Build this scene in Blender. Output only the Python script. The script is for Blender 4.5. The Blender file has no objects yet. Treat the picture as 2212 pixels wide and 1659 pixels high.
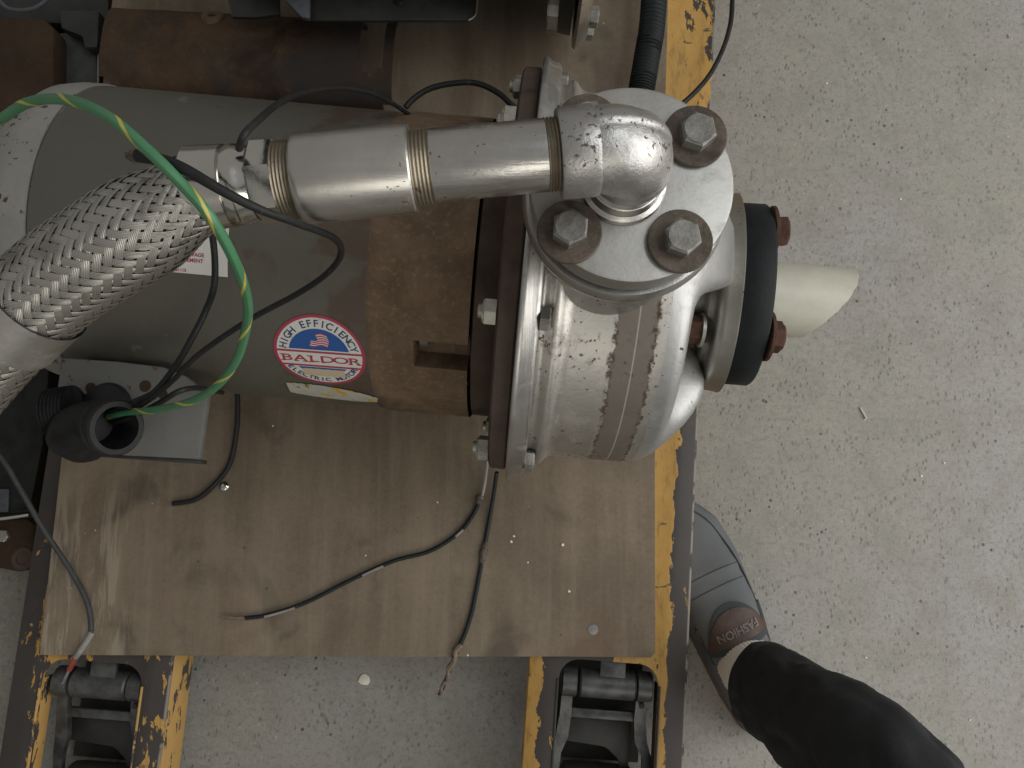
import bpy, bmesh, math, random
from mathutils import Vector, Matrix
import mathutils.noise as mn
random.seed(7)
R = math.radians
S = bpy.context.scene
COL = S.collection
V = Vector

# ------------------------------------------------------------------ camera
FPX, TILT, CH = 1662.0, R(7.9), 0.9
CT, ST = math.cos(TILT), math.sin(TILT)
cam_d = bpy.data.cameras.new('camera')
cam = bpy.data.objects.new('camera', cam_d)
COL.objects.link(cam)
cam.location = (0, 0, CH)
cam.rotation_euler = (TILT, 0, 0)
cam_d.sensor_fit = 'HORIZONTAL'
cam_d.sensor_width = 36
cam_d.lens = 36 * FPX / 2212
cam_d.clip_start = 0.02
cam_d.clip_end = 60
S.camera = cam

# ------------------------------------------------------------------ world, lamps, exposure
W = bpy.data.worlds.new('World')
S.world = W
W.use_nodes = True
bg = W.node_tree.nodes['Background']
bg.inputs[0].default_value = (1.0, 0.975, 0.925, 1)
bg.inputs[1].default_value = 0.30


def area(name, loc, target, size, power, color, size_y=None):
    l = bpy.data.lights.new(name, 'AREA')
    l.energy = power
    l.color = color
    l.size = size
    if size_y:
        l.shape = 'RECTANGLE'
        l.size_y = size_y
    o = bpy.data.objects.new(name, l)
    COL.objects.link(o)
    o.location = loc
    o.rotation_euler = (V(target) - V(loc)).to_track_quat('-Z', 'Y').to_euler()
    return o


area('bay_door_lamp', (1.5, -0.12, 1.0), (0.0, 0.0, 0.2), 1.7, 25.5, (1.0, 0.98, 0.945), 1.4)
area('window_lamp', (0.45, -1.75, 1.75), (0.0, 0.15, 0.3), 1.2, 10, (1.0, 0.965, 0.86), 0.7)
area('ceiling_lamp', (1.1, 0.45, 2.3), (0.3, 0.1, 0.1), 1.2, 12, (0.90, 0.95, 1.0), 0.6)
S.view_settings.view_transform = 'Standard'
S.view_settings.look = 'None'
S.view_settings.exposure = -0.12
S.view_settings.gamma = 1.0


# ------------------------------------------------------------------ geometry helpers
def P(px, py, z):
    x = (px - 1106) / FPX
    y = -(py - 829.5) / FPX
    d = V((x, y * CT + ST, y * ST - CT))
    k = (CH - z) / -d.z
    return V((0, 0, CH)) + d * k


def tag(o, label=None, cat=None, group=None, kind=None):
    if label: o['label'] = label
    if cat: o['category'] = cat
    if group: o['group'] = group
    if kind: o['kind'] = kind
    return o


def thing(name, loc, label, cat, group=None):
    o = bpy.data.objects.new(name, None)
    COL.objects.link(o)
    o.empty_display_size = 0.05
    o.location = loc
    return tag(o, label, cat, group)


def root_loc(o):
    while o.parent: o = o.parent
    return o.location.copy()


def mk(name, geo, mat, parent=None, sharp=35, uvs=None, origin=None, smooth=True):
    vs, fs = geo
    off = root_loc(parent) if parent else (V(origin) if origin is not None else V((0, 0, 0)))
    me = bpy.data.meshes.new(name)
    me.from_pydata([V(v) - off for v in vs], [], fs)
    me.validate()
    if uvs:
        uvl = me.uv_layers.new(name='uv')
        for l in me.loops:
            uvl.data[l.index].uv = uvs[l.vertex_index]
    if smooth:
        me.polygons.foreach_set('use_smooth', [True] * len(me.polygons))
        if sharp is not None: me.set_sharp_from_angle(angle=R(sharp))
    me.materials.append(mat)
    o = bpy.data.objects.new(name, me)
    COL.objects.link(o)
    if parent:
        o.parent = parent
    elif origin is not None:
        o.location = off
    return o


def join(*gs):
    vs, fs = [], []
    for v, f in gs:
        n = len(vs)
        vs += list(v)
        fs += [tuple(i + n for i in q) for q in f]
    return vs, fs


def fix(geo):
    bm = bmesh.new()
    vv = [bm.verts.new(v) for v in geo[0]]
    for f in geo[1]:
        try: bm.faces.new([vv[i] for i in f])
        except ValueError: pass
    bmesh.ops.recalc_face_normals(bm, faces=bm.faces)
    bm.verts.index_update()
    out = [v.co.copy() for v in bm.verts], [tuple(v.index for v in f.verts) for f in bm.faces]
    bm.free()
    return out


def lathe(profile, M, segs=48, cap0=True, cap1=True, wob=None):
    """profile of (a, r) about the local X axis of matrix M"""
    vs, fs = [], []
    n = len(profile)
    for j in range(segs):
        th = 2 * math.pi * j / segs
        for a, r in profile:
            if wob: a, r = wob(a, r, th)
            vs.append(M @ V((a, r * math.sin(th), r * math.cos(th))))
    for j in range(segs):
        k = (j + 1) % segs
        for i in range(n - 1):
            fs.append((j * n + i, j * n + i + 1, k * n + i + 1, k * n + i))
    if cap0: fs.append(tuple(j * n for j in range(segs)))
    if cap1: fs.append(tuple(j * n + n - 1 for j in reversed(range(segs))))
    return fix((vs, fs))


def catmull(pts, sub=8):
    pts = [V(p) for p in pts]
    if len(pts) < 3: 
        return [pts[0].lerp(pts[1], i / sub) for i in range(sub + 1)]
    out = []
    for i in range(len(pts) - 1):
        p0 = pts[max(i - 1, 0)]; p1 = pts[i]; p2 = pts[i + 1]; p3 = pts[min(i + 2, len(pts) - 1)]
        for s in range(sub):
            t = s / sub
            out.append(0.5 * ((2 * p1) + (p2 - p0) * t + (2 * p0 - 5 * p1 + 4 * p2 - p3) * t * t + (3 * p1 - p0 - 3 * p2 + p3) * t ** 3))
    out.append(pts[-1])
    return out


def frames(path):
    fr = []
    n = len(path)
    t0 = (path[1] - path[0]).normalized()
    ref = V((0, 0, 1)) if abs(t0.z) < 0.9 else V((0, 1, 0))
    nrm = (ref - t0 * ref.dot(t0)).normalized()
    for i in range(n):
        t = (path[min(i + 1, n - 1)] - path[max(i - 1, 0)]).normalized()
        nrm = (nrm - t * nrm.dot(t)).normalized()
        fr.append((path[i], t, nrm, t.cross(nrm)))
    return fr


def seam_tube(path, rad, segs=12, caps=True):
    """tube with its own seam column, for wound textures"""
    fr = frames(path)
    vs, fs, uv = [], [], []
    run = 0
    n = segs + 1
    for i, (p, t, a, b) in enumerate(fr):
        if i: run += (p - fr[i - 1][0]).length
        r = rad(i / (len(fr) - 1)) if callable(rad) else rad
        for j in range(n):
            th = 2 * math.pi * j / segs
            vs.append(p + (a * math.cos(th) + b * math.sin(th)) * r)
            uv.append((j / segs, run))
    for i in range(len(fr) - 1):
        for j in range(segs):
            fs.append((i * n + j, i * n + j + 1, (i + 1) * n + j + 1, (i + 1) * n + j))
    return (vs, fs), uv


def tube(path, rad, segs=12, caps=True):
    fr = frames(path)
    vs, fs = [], []
    for i, (p, t, a, b) in enumerate(fr):
        r = rad(i / (len(fr) - 1)) if callable(rad) else (rad[i] if isinstance(rad, (list, tuple)) else rad)
        for j in range(segs):
            th = 2 * math.pi * j / segs
            vs.append(p + (a * math.cos(th) + b * math.sin(th)) * r)
    for i in range(len(fr) - 1):
        for j in range(segs):
            k = (j + 1) % segs
            fs.append((i * segs + j, i * segs + k, (i + 1) * segs + k, (i + 1) * segs + j))
    if caps:
        fs.append(tuple(reversed(range(segs))))
        fs.append(tuple((len(fr) - 1) * segs + j for j in range(segs)))
    return vs, fs


def wire_uv(path, segs=12):
    uv = []
    L = 0
    for i, p in enumerate(path):
        if i: L += (p - path[i - 1]).length
        for j in range(segs): uv.append((j / segs, L))
    return uv


def basis(o, x, z):
    x = V(x).normalized()
    z = V(z)
    z = (z - x * x.dot(z)).normalized()
    y = z.cross(x)
    M = Matrix((x, y, z)).transposed().to_4x4()
    M.translation = V(o)
    return M


def prism(poly, z0, z1, bev=0.0, segs=2):
    """poly: list of (x,y) world; extruded z0..z1 with bevelled edges"""
    bm = bmesh.new()
    f = bm.faces.new([bm.verts.new((p[0], p[1], z0)) for p in poly])
    r = bmesh.ops.extrude_face_region(bm, geom=[f])
    bmesh.ops.translate(bm, verts=[e for e in r['geom'] if isinstance(e, bmesh.types.BMVert)], vec=(0, 0, z1 - z0))
    bmesh.ops.recalc_face_normals(bm, faces=bm.faces)
    if bev:
        bmesh.ops.bevel(bm, geom=list(bm.edges), offset=bev, segments=segs, profile=0.5, affect='EDGES', clamp_overlap=True)
    bm.verts.index_update()
    out = [v.co.copy() for v in bm.verts], [tuple(v.index for v in f.verts) for f in bm.faces]
    bm.free()
    return out


def box(M, sx, sy, sz, bev=0.002, segs=2):
    h = [(-sx / 2, -sy / 2), (sx / 2, -sy / 2), (sx / 2, sy / 2), (-sx / 2, sy / 2)]
    vs, fs = prism(h, -sz / 2, sz / 2, bev, segs)
    return [M @ v for v in vs], fs


def T(x, y, z, rz=0):
    return Matrix.Translation((x, y, z)) @ Matrix.Rotation(rz, 4, 'Z')


def hexhead(M, Rc, h, dome=True):
    """hex head along +X of M, with the turned chamfer ring on top"""
    g1 = lathe([(0, Rc), (h * 0.86, Rc), (h, Rc * 0.86), (h * 1.0, Rc * 0.84)], M, 6)
    g2 = lathe([(h * 0.9, Rc * 0.80), (h + 0.0003, Rc * 0.79), (h + 0.0002, Rc * 0.3)], M, 24)
    return join(g1, g2) if dome else g1


# ------------------------------------------------------------------ materials
class N:
    def __init__(s, name):
        s.m = bpy.data.materials.new(name)
        s.m.use_nodes = True
        s.t = s.m.node_tree
        s.b = s.t.nodes['Principled BSDF']
        s.tc = s.t.nodes.new('ShaderNodeTexCoord')
        s.o = s.tc.outputs['Object']

    def new(s, k): return s.t.nodes.new(k)

    def put(s, a, sock):
        if isinstance(a, (int, float)): sock.default_value = a
        elif isinstance(a, (tuple, list)): sock.default_value = tuple(a) + ((1,) if len(a) == 3 and len(sock.default_value) == 4 else ())
        else: s.t.links.new(a, sock)

    def scale(s, v, vec=None):
        n = s.new('ShaderNodeMapping')
        s.put(vec or s.o, n.inputs[0])
        n.inputs['Scale'].default_value = v
        return n.outputs[0]

    def rot(s, rz, v=(1, 1, 1)):
        n = s.new('ShaderNodeMapping')
        s.put(s.o, n.inputs[0])
        n.inputs['Rotation'].default_value = (0, 0, rz)
        n.inputs['Scale'].default_value = v
        return n.outputs[0]

    def noise(s, sc, det=4, rough=0.6, dist=0.0, vec=None):
        n = s.new('ShaderNodeTexNoise')
        s.put(vec or s.o, n.inputs['Vector'])
        n.inputs['Scale'].default_value = sc
        n.inputs['Detail'].default_value = det
        n.inputs['Roughness'].default_value = rough
        n.inputs['Distortion'].default_value = dist
        return n.outputs['Fac']

    def vor(s, sc, feat='F1', vec=None, out='Distance', rnd=1.0):
        n = s.new('ShaderNodeTexVoronoi')
        s.put(vec or s.o, n.inputs['Vector'])
        n.feature = feat
        n.inputs['Scale'].default_value = sc
        n.inputs['Randomness'].default_value = rnd
        return n.outputs[out]

    def math(s, op, a, b=0.0, clamp=False):
        n = s.new('ShaderNodeMath')
        n.operation = op
        n.use_clamp = clamp
        s.put(a, n.inputs[0]); s.put(b, n.inputs[1])
        return n.outputs[0]

    def ramp(s, f, a, b, inv=False):
        n = s.new('ShaderNodeMapRange')
        n.interpolation_type = 'SMOOTHSTEP'
        s.put(f, n.inputs[0])
        n.inputs[1].default_value = a; n.inputs[2].default_value = b
        n.inputs[3].default_value = 1 if inv else 0
        n.inputs[4].default_value = 0 if inv else 1
        return n.outputs[0]

    def mix(s, f, a, b):
        n = s.new('ShaderNodeMix')
        n.data_type = 'RGBA'
        s.put(f, n.inputs['Factor']); s.put(a, n.inputs[6]); s.put(b, n.inputs[7])
        return n.outputs[2]

    def dot(s, vec):
        n = s.new('ShaderNodeVectorMath')
        n.operation = 'DOT_PRODUCT'
        s.put(s.o, n.inputs[0])
        n.inputs[1].default_value = vec
        return n.outputs['Value']

    def xyz(s, src=None):
        n = s.new('ShaderNodeSeparateXYZ')
        s.put(src or s.o, n.inputs[0])
        return n.outputs

    def bump(s, h, dist=0.001, strength=1.0, prev=None):
        n = s.new('ShaderNodeBump')
        n.inputs['Distance'].default_value = dist
        n.inputs['Strength'].default_value = strength
        s.put(h, n.inputs['Height'])
        if prev is not None: s.put(prev, n.inputs['Normal'])
        s.t.links.new(n.outputs[0], s.b.inputs['Normal'])
        return n.outputs[0]

    def out(s, col=None, rough=None, metal=None, **k):
        if col is not None: s.put(col, s.b.inputs['Base Color'])
        if rough is not None: s.put(rough, s.b.inputs['Roughness'])
        if metal is not None: s.put(metal, s.b.inputs['Metallic'])
        for a, v in k.items(): s.put(v, s.b.inputs[a.replace('_', ' ')])
        return s.m


def m_concrete():
    n = N('concrete')
    big = n.noise(2.6, 4, .6, .4)
    mid = n.noise(20, 5, 0.65)
    f1 = n.noise(140, 4, 0.7, .3)
    f2 = n.noise(330, 3, 0.65)
    c = n.mix(n.ramp(big, .35, .65), (.272, .262, .226), (.280, .267, .256))
    c = n.mix(n.math('MULTIPLY', n.ramp(mid, .42, .68), .65), c, (.225, .217, .188))
    c = n.mix(n.math('MULTIPLY', n.ramp(f1, .46, .70), .70), c, (.190, .180, .166))
    c = n.mix(n.math('MULTIPLY', n.ramp(f2, .52, .70), .60), c, (.150, .142, .130))
    c = n.mix(n.math('MULTIPLY', n.ramp(n.noise(110, 4, .65), .56, .72), .35), c, (.37, .355, .32))
    pm = n.math('MULTIPLY', n.ramp(n.math('ADD', n.vor(150, vec=n.rot(R(60), (1, .7, 1))), n.math('MULTIPLY', n.math('SUBTRACT', f2, .5), .45)), .14, .30, True), n.ramp(n.noise(26, 3), .40, .60))
    c = n.mix(n.math('MULTIPLY', pm, .36), c, (.10, .095, .082))
    p2 = n.math('MULTIPLY', n.ramp(n.math('ADD', n.vor(70), n.math('MULTIPLY', n.math('SUBTRACT', f1, .5), .15)), .09, .15, True), n.ramp(n.noise(12, 2), .52, .62))
    c = n.mix(n.math('MULTIPLY', p2, .8), c, (.06, .055, .046))
    wh = n.math('MULTIPLY', n.ramp(n.math('ADD', n.vor(80), n.math('MULTIPLY', n.math('SUBTRACT', f2, .5), .2)), .08, .15, True), n.ramp(n.noise(9, 2, vec=n.scale((1, 1.3, 1))), .56, .66))
    c = n.mix(n.math('MULTIPLY', wh, .28), c, (.55, .54, .48))
    n.bump(n.math('SUBTRACT', n.math('ADD', n.math('MULTIPLY', f2, .5), n.math('MULTIPLY', f1, .5)), n.math('ADD', pm, p2)), .0012, .6)
    return n.out(c, .75, 0.0, Specular_IOR_Level=.3)


def m_board():
    n = N('brown_plywood')
    grain = n.noise(26, 5, .65, .3, n.rot(R(-2.6), (1, .10, 1)))
    streak = n.noise(90, 3, .6, 0, n.rot(R(-2.6), (1, .04, 1)))
    blot = n.noise(7, 4, .6, .6)
    fine = n.noise(300, 4, .7)
    grain = n.math('ADD', n.math('MULTIPLY', grain, .55), n.math('MULTIPLY', n.math('ADD', n.noise(9, 4, .6, .5), n.math('MULTIPLY', n.math('SUBTRACT', fine, .5), .6)), .45))
    c = n.mix(n.ramp(grain, .34, .66), (.132, .102, .070), (.216, .171, .122))
    c = n.mix(n.math('MULTIPLY', n.ramp(streak, .5, .8), .22), c, (.32, .275, .215))
    c = n.mix(n.math('MULTIPLY', n.ramp(blot, .56, .74), .55), c, (.15, .095, .062))
    oil = n.noise(11, 3, .55, .4)
    c = n.mix(n.math('MULTIPLY', n.ramp(oil, .56, .72), .6), c, (.05, .04, .03))
    scuff = n.math('MULTIPLY', n.ramp(n.noise(60, 4, .7, 0, n.rot(R(-2.6), (1, .12, 1))), .60, .72), n.ramp(n.noise(5.5, 2), .52, .68))
    c = n.mix(n.math('MULTIPLY', scuff, .55), c, (.3, .265, .215))
    x = n.xyz()
    leftw = n.math('MULTIPLY', n.ramp(x[0], -.20, -.25), n.ramp(x[1], .20, .09))
    sc2 = n.math('MULTIPLY', n.ramp(n.noise(60, 4, .7, .2, n.rot(R(-2.6), (1, .13, 1))), .48, .60), leftw)
    c = n.mix(n.math('MULTIPLY', sc2, .65), c, (.33, .285, .215))
    sp = n.math('MULTIPLY', n.ramp(n.vor(62), .03, .065, True), n.ramp(n.noise(6, 2), .55, .65))
    c = n.mix(sp, c, (.55, .53, .48))
    dk = n.math('MULTIPLY', n.ramp(n.vor(60), .05, .12, True), n.ramp(n.noise(8.3, 2), .56, .64))
    c = n.mix(n.math('MULTIPLY', dk, .8), c, (.025, .02, .016))
    scr = n.ramp(n.noise(30, 2, .5, 0, n.rot(R(38), (1, .02, 1))), .715, .73)
    c = n.mix(n.math('MULTIPLY', scr, .3), c, (.26, .23, .19))
    n.bump(n.math('ADD', grain, n.math('MULTIPLY', streak, .5)), .0006, .6)
    return n.out(c, n.math('ADD', .5, n.math('MULTIPLY', blot, .25)), 0.0, Specular_IOR_Level=.3)


def m_ply_edge():
    n = N('plywood_edge')
    lay = n.noise(1, 2, .5, 0, n.scale((30, 30, 900)))
    c = n.mix(n.ramp(lay, .4, .6), (.11, .075, .045), (.27, .2, .13))
    return n.out(c, .8, 0)


def m_fork(name, ylo, yhi_far, yhi_near, thr, x0, right=False):
    """worn yellow over dark steel; object coords: x across the fork (slanted), y along"""
    n = N(name)
    s = n.math('SUBTRACT', n.dot((.99719, -.0749, 0)), x0)
    y = n.xyz()[1]
    chip = n.noise(55, 5, .62, .4, n.rot(R(-4.3), (1, .45, 1)))
    big = n.noise(14, 3, .6, .2, n.rot(R(-4.3), (1, .3, 1)))
    far = n.ramp(y, .02, .22)
    edge = n.math('ADD', n.math('MULTIPLY', far, yhi_far - yhi_near), yhi_near)
    d = n.math('SUBTRACT', edge, s)
    d = n.math('ADD', d, n.math('MULTIPLY', n.math('SUBTRACT', chip, .5), .030))
    inside = n.math('MULTIPLY', n.ramp(d, -.0008, .0008), n.ramp(n.math('ADD', s, n.math('MULTIPLY', n.math('SUBTRACT', chip, .5), .03)), ylo, ylo + .001))
    chips = n.ramp(n.math('ADD', n.math('MULTIPLY', chip, .6), n.math('MULTIPLY', big, .4)), thr, thr + .012, True)
    mask = n.math('MULTIPLY', inside, chips)
    strip = n.math('MULTIPLY', n.ramp(n.math('ADD', s, n.math('MULTIPLY', n.math('SUBTRACT', chip, .5), .035)), .0125, .0115), n.ramp(chip, .60, .585))
    if right: mask = n.math('MAXIMUM', mask, strip)
    flecks = n.math('MULTIPLY', n.ramp(chip, .635, .648), n.ramp(big, .42, .5))
    mask = n.math('MAXIMUM', mask, flecks)
    rim = n.math('MULTIPLY', n.ramp(s, .1572, .1584), n.ramp(n.noise(40, 4), .4, .5))
    base = n.mix(n.noise(18, 4), (.030, .026, .025), (.062, .055, .051))
    base = n.mix(n.math('MULTIPLY', n.ramp(n.noise(30, 4, .7), .58, .72), .6), base, (.085, .05, .03))
    base = n.mix(rim, base, (.22, .20, .175))
    ye = n.mix(n.noise(60, 4, .7), (.34, .19, .048), (.50, .30, .085))
    ye = n.mix(n.math('MULTIPLY', n.ramp(n.noise(240, 3, .7, 0, n.rot(R(-4.3), (1, .2, 1))), .5, .68), .5), ye, (.19, .11, .035))
    ye = n.mix(n.math('MULTIPLY', n.ramp(n.noise(17, 3, .6, .5), .55, .68), .5), ye, (.13, .1, .08))
    nick = n.math('MULTIPLY', n.ramp(n.noise(75, 3, .6, 0, n.rot(R(-4.3), (.4, 1.3, 1))), .655, .675), n.ramp(n.noise(21, 2), .42, .5))
    ye = n.mix(n.math('MULTIPLY', nick, .85), ye, (.07, .058, .045))
    c = n.mix(mask, base, ye)
    n.bump(n.math('ADD', mask, n.math('MULTIPLY', n.noise(200, 3), .3)), .0007, .8)
    return n.out(c, n.mix(mask, (.55, .55, .55), (.5, .5, .5)), 0.0, Specular_IOR_Level=.32)


def m_yellow_side():
    n = N('worn_yellow_paint')
    chip = n.noise(70, 5, .65, .4, n.scale((1, .4, 1)))
    m = n.ramp(chip, .56, .575)
    ye = n.mix(n.noise(50, 4), (.42, .24, .07), (.58, .36, .12))
    c = n.mix(m, ye, (.06, .052, .048))
    n.bump(m, .0005, .6)
    return n.out(c, .55, 0)


def m_steel(name, col, rough=.34, spots=0.0, dirt=.35, bump=.0, brushed=None, metal=1.0, spot_sc=75, band=None, edge_dirt=None):
    n = N(name)
    n1 = n.noise(28, 5, .65)
    n2 = n.noise(160, 4, .7)
    c = n.mix(n.ramp(n1, .3, .75), tuple(x * .86 for x in col), col)
    d = n.math('MULTIPLY', n.ramp(n.noise(45, 6, .72, .4), .52, .72), dirt)
    c = n.mix(d, c, (.14, .115, .085))
    mt = n.math('SUBTRACT', metal, n.math('MULTIPLY', d, .8))
    rg = n.math('ADD', rough - .06, n.math('ADD', n.math('MULTIPLY', n1, .14), n.math('MULTIPLY', d, .3)))
    if spots:
        fine = n.noise(spot_sc * 2.6, 4, .62, .2)
        clus = n.noise(spot_sc * .28, 3, .55)
        sp = n.ramp(n.math('ADD', n.math('MULTIPLY', fine, .62), n.math('MULTIPLY', clus, .38)), .632 - spots * .09, .665 - spots * .09)
        c = n.mix(n.math('MULTIPLY', sp, .92), c, (.06, .028, .018))
        mt = n.math('MULTIPLY', mt, n.math('SUBTRACT', 1, sp))
        rg = n.math('ADD', rg, n.math('MULTIPLY', sp, .4))
    if band:
        sm_ = n.math('MULTIPLY', n.ramp(n.noise(62, 6, .75, .6), .575, .68), n.ramp(n.noise(11, 2), .44, .58))
        c = n.mix(n.math('MULTIPLY', sm_, .75), c, (.12, .085, .055))
        mt = n.math('MULTIPLY', mt, n.math('SUBTRACT', 1, n.math('MULTIPLY', sm_, .8)))
        a = n.dot((UX.x, UX.y, 0))
        wob = n.math('MULTIPLY', n.math('SUBTRACT', n.noise(95, 5, .7), .5), .010)
        aw = n.math('ADD', a, wob)
        ins = n.math('MULTIPLY', n.ramp(aw, band[0], band[0] + .0008), n.ramp(aw, band[1], band[1] + .0008, True))
        eg = n.math('MAXIMUM', n.ramp(n.math('ABSOLUTE', n.math('SUBTRACT', aw, band[0])), .0005, .0032, True), n.ramp(n.math('ABSOLUTE', n.math('SUBTRACT', aw, band[1])), .0005, .0024, True))
        eg = n.math('MULTIPLY', eg, n.ramp(n.noise(120, 4, .7), .44, .56))
        tcol = n.mix(n.noise(60, 4), (.080, .060, .044), (.135, .104, .078))
        c = n.mix(n.math('MULTIPLY', ins, .88), c, tcol)
        c = n.mix(n.math('MULTIPLY', eg, .9), c, (.06, .028, .016))
        line = n.ramp(n.math('ABSOLUTE', n.math('SUBTRACT', a, (band[0] + band[1]) / 2 + .001)), .0003, .0007, True)
        c = n.mix(n.math('MULTIPLY', line, .5), c, (.5, .46, .4))
        k = n.math('MAXIMUM', ins, eg)
        mt = n.math('MULTIPLY', mt, n.math('SUBTRACT', 1, n.math('MULTIPLY', k, .9)))
        rg = n.math('ADD', rg, n.math('MULTIPLY', eg, .35))
    h = n2
    if brushed:
        br = n.noise(1, 4, .6, 0, n.scale(brushed))
        h = n.math('ADD', n.math('MULTIPLY', br, .6), n.math('MULTIPLY', n2, .4))
        rg = n.math('ADD', rg, n.math('MULTIPLY', n.math('SUBTRACT', br, .5), .18))
    if bump: n.bump(h, bump, .6)
    return n.out(c, rg, mt)


def m_rust(name, a, b, sc=40, spots=.4, rough=.85, grey=None):
    n = N(name)
    n1 = n.noise(sc, 6, .68, .3)
    n2 = n.noise(sc * 9, 4, .7)
    c = n.mix(n.ramp(n1, .32, .7), a, b)
    c = n.mix(n.math('MULTIPLY', n.ramp(n2, .5, .72), spots), c, tuple(x * 1.7 for x in b))
    c = n.mix(n.math('MULTIPLY', n.ramp(n.noise(sc * .5, 4, .6, .8), .57, .7), .7), c, tuple(x * .45 for x in a))
    if grey:
        c = n.mix(n.math('MULTIPLY', n.ramp(n.noise(sc * .35, 4, .65, .6), .5, .66), .8), c, grey)
    n.bump(n.math('ADD', n1, n.math('MULTIPLY', n2, .5)), .0008, .8)
    return n.out(c, rough, 0.0, Specular_IOR_Level=.25)


def m_motor():
    n = N('grey_motor_paint')
    a = n.dot((UX.x, UX.y, 0))
    n1 = n.noise(30, 5, .65, .3)
    c = n.mix(n.noise(9, 4), (.070, .066, .053), (.100, .095, .076))
    rustw = n.math('ADD', n.math('MULTIPLY', n.ramp(a, -.24, -.12), .19), n1)
    c = n.mix(n.math('MULTIPLY', n.ramp(rustw, .60, .76), .8), c, (.068, .042, .026))
    sm = n.math('MULTIPLY', n.ramp(n.vor(60), .08, .18, True), n.ramp(n.noise(13, 2), .58, .66))
    c = n.mix(n.math('MULTIPLY', sm, .8), c, (.045, .024, .015))
    scr = n.ramp(n.noise(60, 2, .5, 0, n.rot(R(25), (1, .03, 1))), .70, .715)
    c = n.mix(n.math('MULTIPLY', scr, .3), c, (.2, .2, .18))
    n.bump(n.noise(320, 3, .6), .0004, .45)
    return n.out(c, n.math('ADD', .36, n.math('MULTIPLY', n1, .25)), 0.0, Specular_IOR_Level=.45)


def m_plain(name, col, rough=.5, metal=0, var=.25, sc=60, bump=.0002, **k):
    n = N(name)
    n1 = n.noise(sc, 5, .65)
    c = n.mix(n.ramp(n1, .3, .72), tuple(x * (1 - var) for x in col), tuple(min(1, x * (1 + var * .6)) for x in col))
    if bump: n.bump(n.noise(sc * 5, 3), bump, .5)
    return n.out(c, n.math('ADD', rough - .06, n.math('MULTIPLY', n1, .12)), metal, **k)


def m_groundwire():
    n = N('green_wire_yellow_stripe')
    uv = n.xyz(n.tc.outputs['UV'])
    v = n.math('FRACT', n.math('ADD', uv[0], n.math('MULTIPLY', uv[1], -20.0)))
    w = n.math('ADD', v, n.math('MULTIPLY', n.math('SUBTRACT', n.noise(120, 3), .5), .04))
    m = n.math('MULTIPLY', n.ramp(w, .40, .42), n.ramp(w, .50, .52, True))
    g = n.mix(n.noise(90, 4), (.05, .165, .078), (.078, .23, .115))
    c = n.mix(m, g, (.46, .39, .08))
    c = n.mix(n.math('MULTIPLY', n.ramp(n.noise(38, 4, .7), .57, .7), .55), c, (.13, .12, .075))
    return n.out(c, .38, 0)


def m_wire(name, col, tape=.5):
    n = N(name)
    n1 = n.noise(70, 5, .7)
    c = n.mix(n1, tuple(x * .6 for x in col), tuple(x * 1.5 for x in col))
    c = n.mix(n.math('MULTIPLY', n.ramp(n.noise(140, 4, .7), .6, .72), tape), c, (.16, .155, .145))
    n.bump(n.noise(260, 3), .0003, .5)
    return n.out(c, .52, 0, Specular_IOR_Level=.25)


def m_braid():
    n = N('braided_steel_wire')
    u = n.xyz(n.tc.outputs['UV'])[0]
    s = n.math('SINE', n.math('MULTIPLY', u, 2 * math.pi * 5))
    c = n.mix(n.noise(60, 4), (.40, .385, .35), (.62, .60, .56))
    c = n.mix(n.math('MULTIPLY', n.ramp(n.noise(34, 5, .7), .5, .68), .55), c, (.17, .155, .13))
    c = n.mix(n.math('MULTIPLY', n.ramp(s, -.4, -1.0), .45), c, (.14, .13, .115))
    n.bump(s, .00010, .6)
    return n.out(c, .36, .92)


def m_cloth(name, col, sc=900, bump=.0004, var=.3):
    n = N(name)
    w = n.noise(sc, 2)
    c = n.mix(n.noise(25, 4), tuple(x * (1 - var) for x in col), tuple(x * (1 + var) for x in col))
    n.bump(w, bump, .5)
    return n.out(c, .95, 0, Specular_IOR_Level=.08)


def m_print(name, col, wear=0.0, rough=.4):
    n = N(name)
    c = n.mix(n.noise(120, 4), tuple(x * .88 for x in col), col)
    if wear:
        c = n.mix(n.math('MULTIPLY', n.ramp(n.noise(75, 5, .7, .5), .6, .74), wear), c, (.16, .11, .06))
    return n.out(c, rough, 0)


# pump axis frame
AX_O = V((.0172, .1786, .271))
PH = R(-5.4)
UX = V((math.cos(PH), math.sin(PH), 0))           # along the shaft, towards the suction
WX = V((math.sin(PH), -math.cos(PH), 0))          # sideways, towards the near side
ZX = V((0, 0, 1))
AXM = Matrix((UX, WX, ZX)).transposed().to_4x4()
AXM.translation = AX_O


def L(a, r, deg):
    t = R(deg)
    return AX_O + UX * a + WX * (r * math.sin(t)) + ZX * (r * math.cos(t))


M_CONC = m_concrete()
M_BOARD = m_board()
M_PLYE = m_ply_edge()
M_YSIDE = m_yellow_side()
M_STEEL = m_steel('brushed_stainless', (.55, .54, .515), .36, .25, .4, .0003, (1200, 26, 26))
M_DRUM = m_steel('casing_stainless', (.56, .54, .50), .44, .72, .6, .0005, None, .95, 70, (.058, .085))
M_PLATE = m_steel('flange_plate_stainless', (.47, .46, .43), .50, .12, .25, .0003)
M_PIPE = m_steel('pipe_stainless', (.57, .555, .53), .32, .5, .75, .0006, (12, 260, 260))
M_CAST = m_steel('cast_stainless', (.50, .49, .475), .42, .50, .35, .0008, None, .95, 130)
M_RINGS = m_steel('suction_ring_stainless', (.43, .415, .37), .42, .25, .5, .0003)
M_THREAD = m_steel('dirty_thread', (.33, .29, .22), .45, .5, .9, .0003)
M_CHROME = m_steel('polished_steel', (.66, .64, .60), .17, 0, .25, .0002)
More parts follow.
